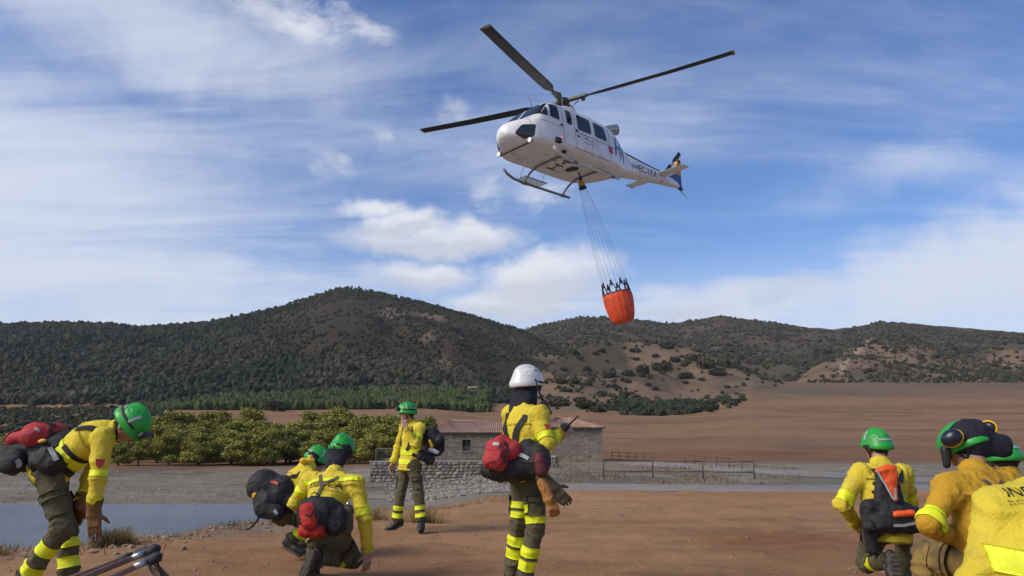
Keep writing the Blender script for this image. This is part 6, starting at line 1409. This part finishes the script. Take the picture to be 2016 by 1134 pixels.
r, b = bag('lumbar_pack', 'dark red and black lumbar pack worn low by the person in the white helmet', [('cap', (985, 912, 6.22), (1052, 912, 6.15), (.13, .125), (.12, .12), X), ('ell', (1000, 926, 6.18), (.23, .13, .095)), ('ell', (1062, 905, 6.10), (.09, .10, .13)), ('ell', (1040, 895, 6.15), (.10, .1, .12))], M_bag, seed=11,
           parts=[('red_pocket', [('cap', (978, 882, 6.08), (974, 908, 6.04), (.085, .075), (.10, .075), X), ('cap', (988, 872, 6.10), (1006, 886, 6.10), (.06, .06), (.085, .07))], M_bagr), ('side_pouch', [('cap', (1062, 900, 6.02), (1066, 925, 6.02), .045, .05)], material('maroon_pouch', (.10, .015, .018), .7, .3, 8, .3, 60))])
px_ribbon('zip', [(996, 868, 6.0), (1001, 886, 5.99), (992, 912, 5.98)], .018, M_strap, r, b[1]); px_ribbon('logo_patch', [(970, 873, 6.0), (983, 875, 6.0)], .026, M_ref, r, b[1]); px_ribbon('reflective_strip', [(1007, 890, 6.02), (1024, 896, 6.02), (1040, 902, 6.02)], .030, M_ref, r, b[0])
# radio in the hand
rc = W(1107, 846, 6.30); rd = unit(W(1132, 822, 6.34) - rc); ra_ = frame(rd, np.array([-.5, -.6, .6])); ro_ = empty('handheld_radio', rc, 'black handheld radio with a long antenna in the raised hand', 'radio')
MB().box(rc + rd * .0, (.028, .060, .017), ra_).obj('case', M_blk, ro_, False); MB().tube([rc + rd * .055 + ra_[0] * .014, rc + rd * .10 + ra_[0] * .014, rc + rd * .185 + ra_[0] * .014], [.010, .008, .006], 8).obj('antenna', M_strap, ro_); MB().tube([rc + rd * .055 - ra_[0] * .012, rc + rd * .075 - ra_[0] * .012], .008, 8).obj('knob', M_blk, ro_)
# shoulder radio with its whip beside the neck
sr = empty('chest_radio', W(1072, 800, 6.28), 'black radio on the chest harness of the person in the white helmet', 'radio'); a, b2 = W(1070, 792, 6.30), W(1081, 815, 6.30); ax_ = frame(unit(b2 - a), Yv); MB().box((a + b2) / 2, (.026, .065, .02), ax_).obj('case', M_blk, sr, False); MB().tube([a, W(1060, 768, 6.27), W(1054, 745, 6.26)], [.010, .008, .006], 8).obj('antenna', M_strap, sr); MB().tube([W(1060, 752, 6.26), W(1066, 750, 6.26)], .006, 6).obj('clip', M_strap, sr)
# gloves hanging from the belt
gl = empty('work_gloves', W(1085, 985, 6.12), 'pair of tan leather gloves hanging from the belt of the person in the white helmet', 'gloves')
for i, (a, d, m_) in enumerate((((1076, 966, 6.06), (.35, -.1, -.95), M_glove2), ((1078, 950, 6.08), (.65, -.1, -.6), material('olive_glove', (.10, .075, .035), .8, .3, 12, .3, 60)))):
    q = W(*a); sd = hand_sdf(SDF(), q + unit(d) * .05, d, (.3, -1, 0), (.8, 0, .5), .35 + .5 * (1 - i), 1.15); sd.cap(q - unit(d) * .07, q + unit(d) * .06, .052, .046, .02); V, F = sd.mesh(.0065); mk('glove', wrinkle(relax(V, F, 1), F, .004, 25, 4 + i), F, m_, gl)

# 6 kneeling with the orange panel
p6 = Person(dict(head=(1725, 879, 6.78), shL=(1692, 930, 6.62), shR=(1778, 934, 6.68), elL=(1658, 992, 6.58), wrL=(1688, 1036, 6.80), elR=(1794, 990, 6.85), wrR=(1780, 1010, 7.08), hipL=(1728, 1038, 6.56), hipR=(1766, 1038, 6.60), waist=(1740, 985, 6.60), knL=(1706, 1108, 6.80), knR=(1778, 1062, 7.02), anL=(1748, 1104, 6.42), anR=(1784, 1134, 7.05), toeL=(1752, 1134, 6.40), toeR=(1770, 1144, 7.2)),
            (-.35, .93, -.05), (.02, -.02, 1), 'person kneeling on one knee with an orange panel on the back', (-.2, .97, 0), 6).build(hands={'L': ((.3, .3, -.9), (-1, 0, 0), (0, 1, 0), .4)}, hem=.12)
p6.bands([('uaL', .66, .95), ('shL', .32, .50), ('uaR', .6, .85)]); p6.torso_band(.22, .36); helmet_parts(p6.root, p6.J['head'], p6.hf, p6.hu, M_grn, goggles=False)
ribbon('helmet_rim', [p6.J['head'] + Z * .0 + X * .118 * math.sin(t) - Yv * .14 * math.cos(t) for t in np.linspace(-1.5, 1.5, 14)], .03, M_strap, p6.root, None, centre=p6.J['head'])
p6.strap([(-.12, .6, .2), (-.13, 1.02, .02), (-.08, .85, -.2), (-.05, .6, -.2)], .055); p6.strap([(.12, .6, .2), (.13, 1.02, .02), (.08, .85, -.2)], .055); p6.strap([(-.05, .60, -.2), (-.16, .45, -.14), (-.21, .40, .0)], .05); p6.strap([(-.20, .62, -.12), (-.15, .60, -.16), (-.10, .72, -.18), (-.18, .78, -.14)], .025)
r, b = bag('backpack', 'black harness pack with an orange tapered panel and an orange pocket', [('cap', (1745, 940, 6.46), (1752, 1000, 6.42), (.10, .05), (.13, .06), X), ('cap', (1728, 1028, 6.42), (1800, 1030, 6.42), (.085, .10), (.085, .10), Z), ('ell', (1770, 1012, 6.40), (.19, .09, .085)), ('cap', (1712, 1000, 6.44), (1716, 1050, 6.44), .07, .06)], M_bag, seed=13,
           parts=[('orange_panel', [('cap', (1744, 922, 6.37), (1764, 984, 6.34), (.092, .030), (.024, .02), X)], M_orf), ('orange_pocket', [('cap', (1764, 1012, 6.32), (1796, 1010, 6.32), (.03, .03), (.035, .03), Yv)], M_orf), ('knife_sheath', [('cap', (1710, 1045, 6.42), (1718, 1082, 6.46), .045, .05)], M_bag), ('pouch', [('ell', (1712, 1036, 6.38), (.055, .05, .05))], M_bag)])
px_ribbon('grey_trim', [(1722, 920, 6.32), (1738, 950, 6.30), (1756, 988, 6.29), (1768, 986, 6.29), (1766, 960, 6.30)], .016, M_ref, r, b[1]); px_ribbon('reflective_strip', [(1762, 1036, 6.30), (1790, 1036, 6.29), (1808, 1028, 6.31)], .022, M_ref, r, b[0]); px_ribbon('reflective_strip', [(1706, 1048, 6.34), (1716, 1046, 6.34), (1726, 1040, 6.34)], .022, M_ref, r, b[3] if len(b) > 3 else b[0])

# 7 crouched in ochre with ear muffs and a black drape
p7 = Person(dict(head=(1903, 884, 4.52), shL=(1868, 962, 4.28), shR=(1978, 952, 4.46), elL=(1828, 1032, 4.16), wrL=(1878, 1060, 4.40), elR=(2010, 1030, 4.55), wrR=(1960, 1050, 4.8), waist=(1940, 1040, 4.30), hipL=(1925, 1112, 4.28), hipR=(1975, 1115, 4.36), knL=(1825, 1098, 4.56), knR=(1950, 1150, 4.75), anL=(1815, 1225, 4.62), anR=(1990, 1215, 4.30), toeL=(1800, 1238, 4.80), toeR=(1995, 1245, 4.26)),
            (-.55, .62, -.55), (-.28, .42, .86), 'person crouching in an ochre jacket with ear muffs on the helmet', (-.5, .85, 0), 7, jac=M_jac2, tro=M_trodirty).build(hands={'L': ((.6, .6, -.1), (-.4, -.2, .9), (.5, -.5, 0), .5)}, hem=.06)
p7.bands([('uaL', .70, .98)]); hel, A7, o7 = helmet_parts(p7.root, p7.J['head'], p7.hf, p7.hu, M_grn, s=.98, tape=False, goggles=False)
c = p7.J['head']
for sx, q in ((-1, W(1873, 862, 4.42)), (1, W(1945, 845, 4.62))):
    n_ = unit(A7[0] * sx + A7[2] * .15 - Yv * .35 * (sx < 0)); AA = frame(np.cross(n_, A7[2]), n_)
    sd = SDF(); sd.ell(q, (.046, .060, .032), AA, .02); sd.ell(q + n_ * .012, (.038, .050, .030), AA, .02); V, F = sd.mesh(.006); mu = mk('ear_cup', V, F, M_muff, hel)
    MB().tube([q - n_ * .026 + (AA[0] * .046 * math.cos(t) + AA[1] * .058 * math.sin(t)) for t in np.linspace(0, 2 * PI, 25)], .0065, 7, False).obj('cushion', M_yel, hel)
    MB().tube([q - n_ * .02, o7 + A7[0] * sx * .12 + A7[2] * .02, o7 + A7[0] * sx * .125 - A7[2] * .03], .007, 6).obj('muff_arm', M_grn, hel)
sd = SDF(); sd.ell(o7 - A7[1] * .040 + A7[2] * .004, (.122, .126, .114), A7, .03); sd.cap(W(1925, 872, 4.44), W(1982, 880, 4.42), (.075, .030), (.052, .020), .05, axis=Z); sd.ell(W(1975, 876, 4.42), (.055, .03, .055)); V, F = sd.mesh(.009); mk('neck_drape', wrinkle(V, F, .006, 12, 8), F, M_navy, hel)
sd = SDF(); sd.cap(W(1862, 885, 4.50), W(1864, 915, 4.50), .030, .022, .02); V, F = sd.mesh(.008); mk('mask', V, F, M_blk, p7.root)
p7.strap([(.02, 1.0, -.1), (.07, .92, -.18), (.10, .80, -.2), (.10, .60, -.2)], .042, M_gstrap); p7.strap([(-.08, 1.0, .05), (-.06, .95, -.14), (.07, .90, -.18)], .025, M_gstrap)
print_on('back_lettering', 'INFOCA', .085, p7.on(-.03, .88, -.2), p7.latS, p7.spine, p7.bv, M_text, p7.jac)

# 8 broad yellow back close by
p8 = Person(dict(head=(2090, 912, 3.10), shL=(1962, 1010, 2.92), shR=(2150, 1000, 2.98), elL=(1918, 1150, 2.86), wrL=(1945, 1250, 3.08), elR=(2200, 1140, 2.95), wrR=(2160, 1240, 3.15), waist=(2045, 1120, 2.84), hipL=(2010, 1262, 2.80), hipR=(2095, 1262, 2.82), knL=(1985, 1390, 3.10), knR=(2130, 1330, 3.22), anL=(2005, 1450, 2.78), anR=(2130, 1500, 3.2), toeL=(2010, 1490, 2.72), toeR=(2120, 1515, 3.36)),
            (-.1, .95, -.30), (0, .28, .96), 'person with a broad yellow back, wide bright waist band and large black lettering', (-.1, 1, 0), 8).build(hands={}, hem=.10)
slab_band(p8.jV, p8.jF, W(2040, 1150, 2.84), W(2040, 1060, 2.84), .18, .72, .34, M_band, p8.jac, clips=[(W(1936, 1110, 2.84), (-1, 0, 0))]); helmet_parts(p8.root, p8.J['head'], p8.hf, p8.hu, M_grn, goggles=False)
o_ = W(2018, 964, 2.75); ux = unit(W(2118, 960, 2.76) - o_)
print_on('back_lettering', 'INFOCA', .068, o_, ux, p8.spine, p8.bv, M_text, p8.jac); print_on('small_lettering', 'Plan de Lucha contra', .013, W(2016, 977, 2.75), ux, p8.spine, p8.bv, M_text, p8.jac); print_on('small_lettering', 'de la Comunidad', .013, W(2016, 984, 2.75), ux, p8.spine, p8.bv, M_text, p8.jac)
p8.strap([(-.02, 1.0, 0), (-.04, 1.02, -.05), (.04, 1.04, -.06)], .03)

# 9 mostly hidden behind the ochre jacket
p9 = Person(dict(head=(1972, 905, 5.35), shL=(1936, 960, 5.25), shR=(2040, 962, 5.32), elL=(1915, 1030, 5.3), wrL=(1940, 1070, 5.5), elR=(2060, 1030, 5.35), wrR=(2030, 1070, 5.55), hipL=(1970, 1090, 5.25), hipR=(2015, 1090, 5.28), knL=(1965, 1150, 5.6), knR=(2020, 1190, 5.6), anL=(1960, 1225, 5.55), anR=(2015, 1195, 5.2), toeL=(1955, 1235, 5.75), toeR=(2015, 1220, 5.15)),
            (0, .97, -.25), (0, .22, .97), 'person in green helmet mostly hidden behind the ochre jacket', (0, 1, 0), 9, jac=M_jac2).build(hands={}); helmet_parts(p9.root, p9.J['head'], p9.hf, p9.hu, M_grn, goggles=False)
# ------------------------------------------------------------------ dusty air over the valley
hz = MB(); hz.box((0, 0, 134), (2700, 2700, 138)); hzm = bpy.data.materials.new('hazy_air'); hzm.use_nodes = True; t = NT(hzm.node_tree); t.n.clear()
pv = t.node('ShaderNodeVolumePrincipled', {'Color': (.86, .88, .92, 1), 'Density': .00011, 'Anisotropy': .1}); om = t.node('ShaderNodeOutputMaterial'); t.l.new(pv.outputs[0], om.inputs['Volume'])
hob = hz.obj('haze', hzm, None, False); tag(hob, 'thin dusty haze filling the valley', 'haze', kind='stuff')
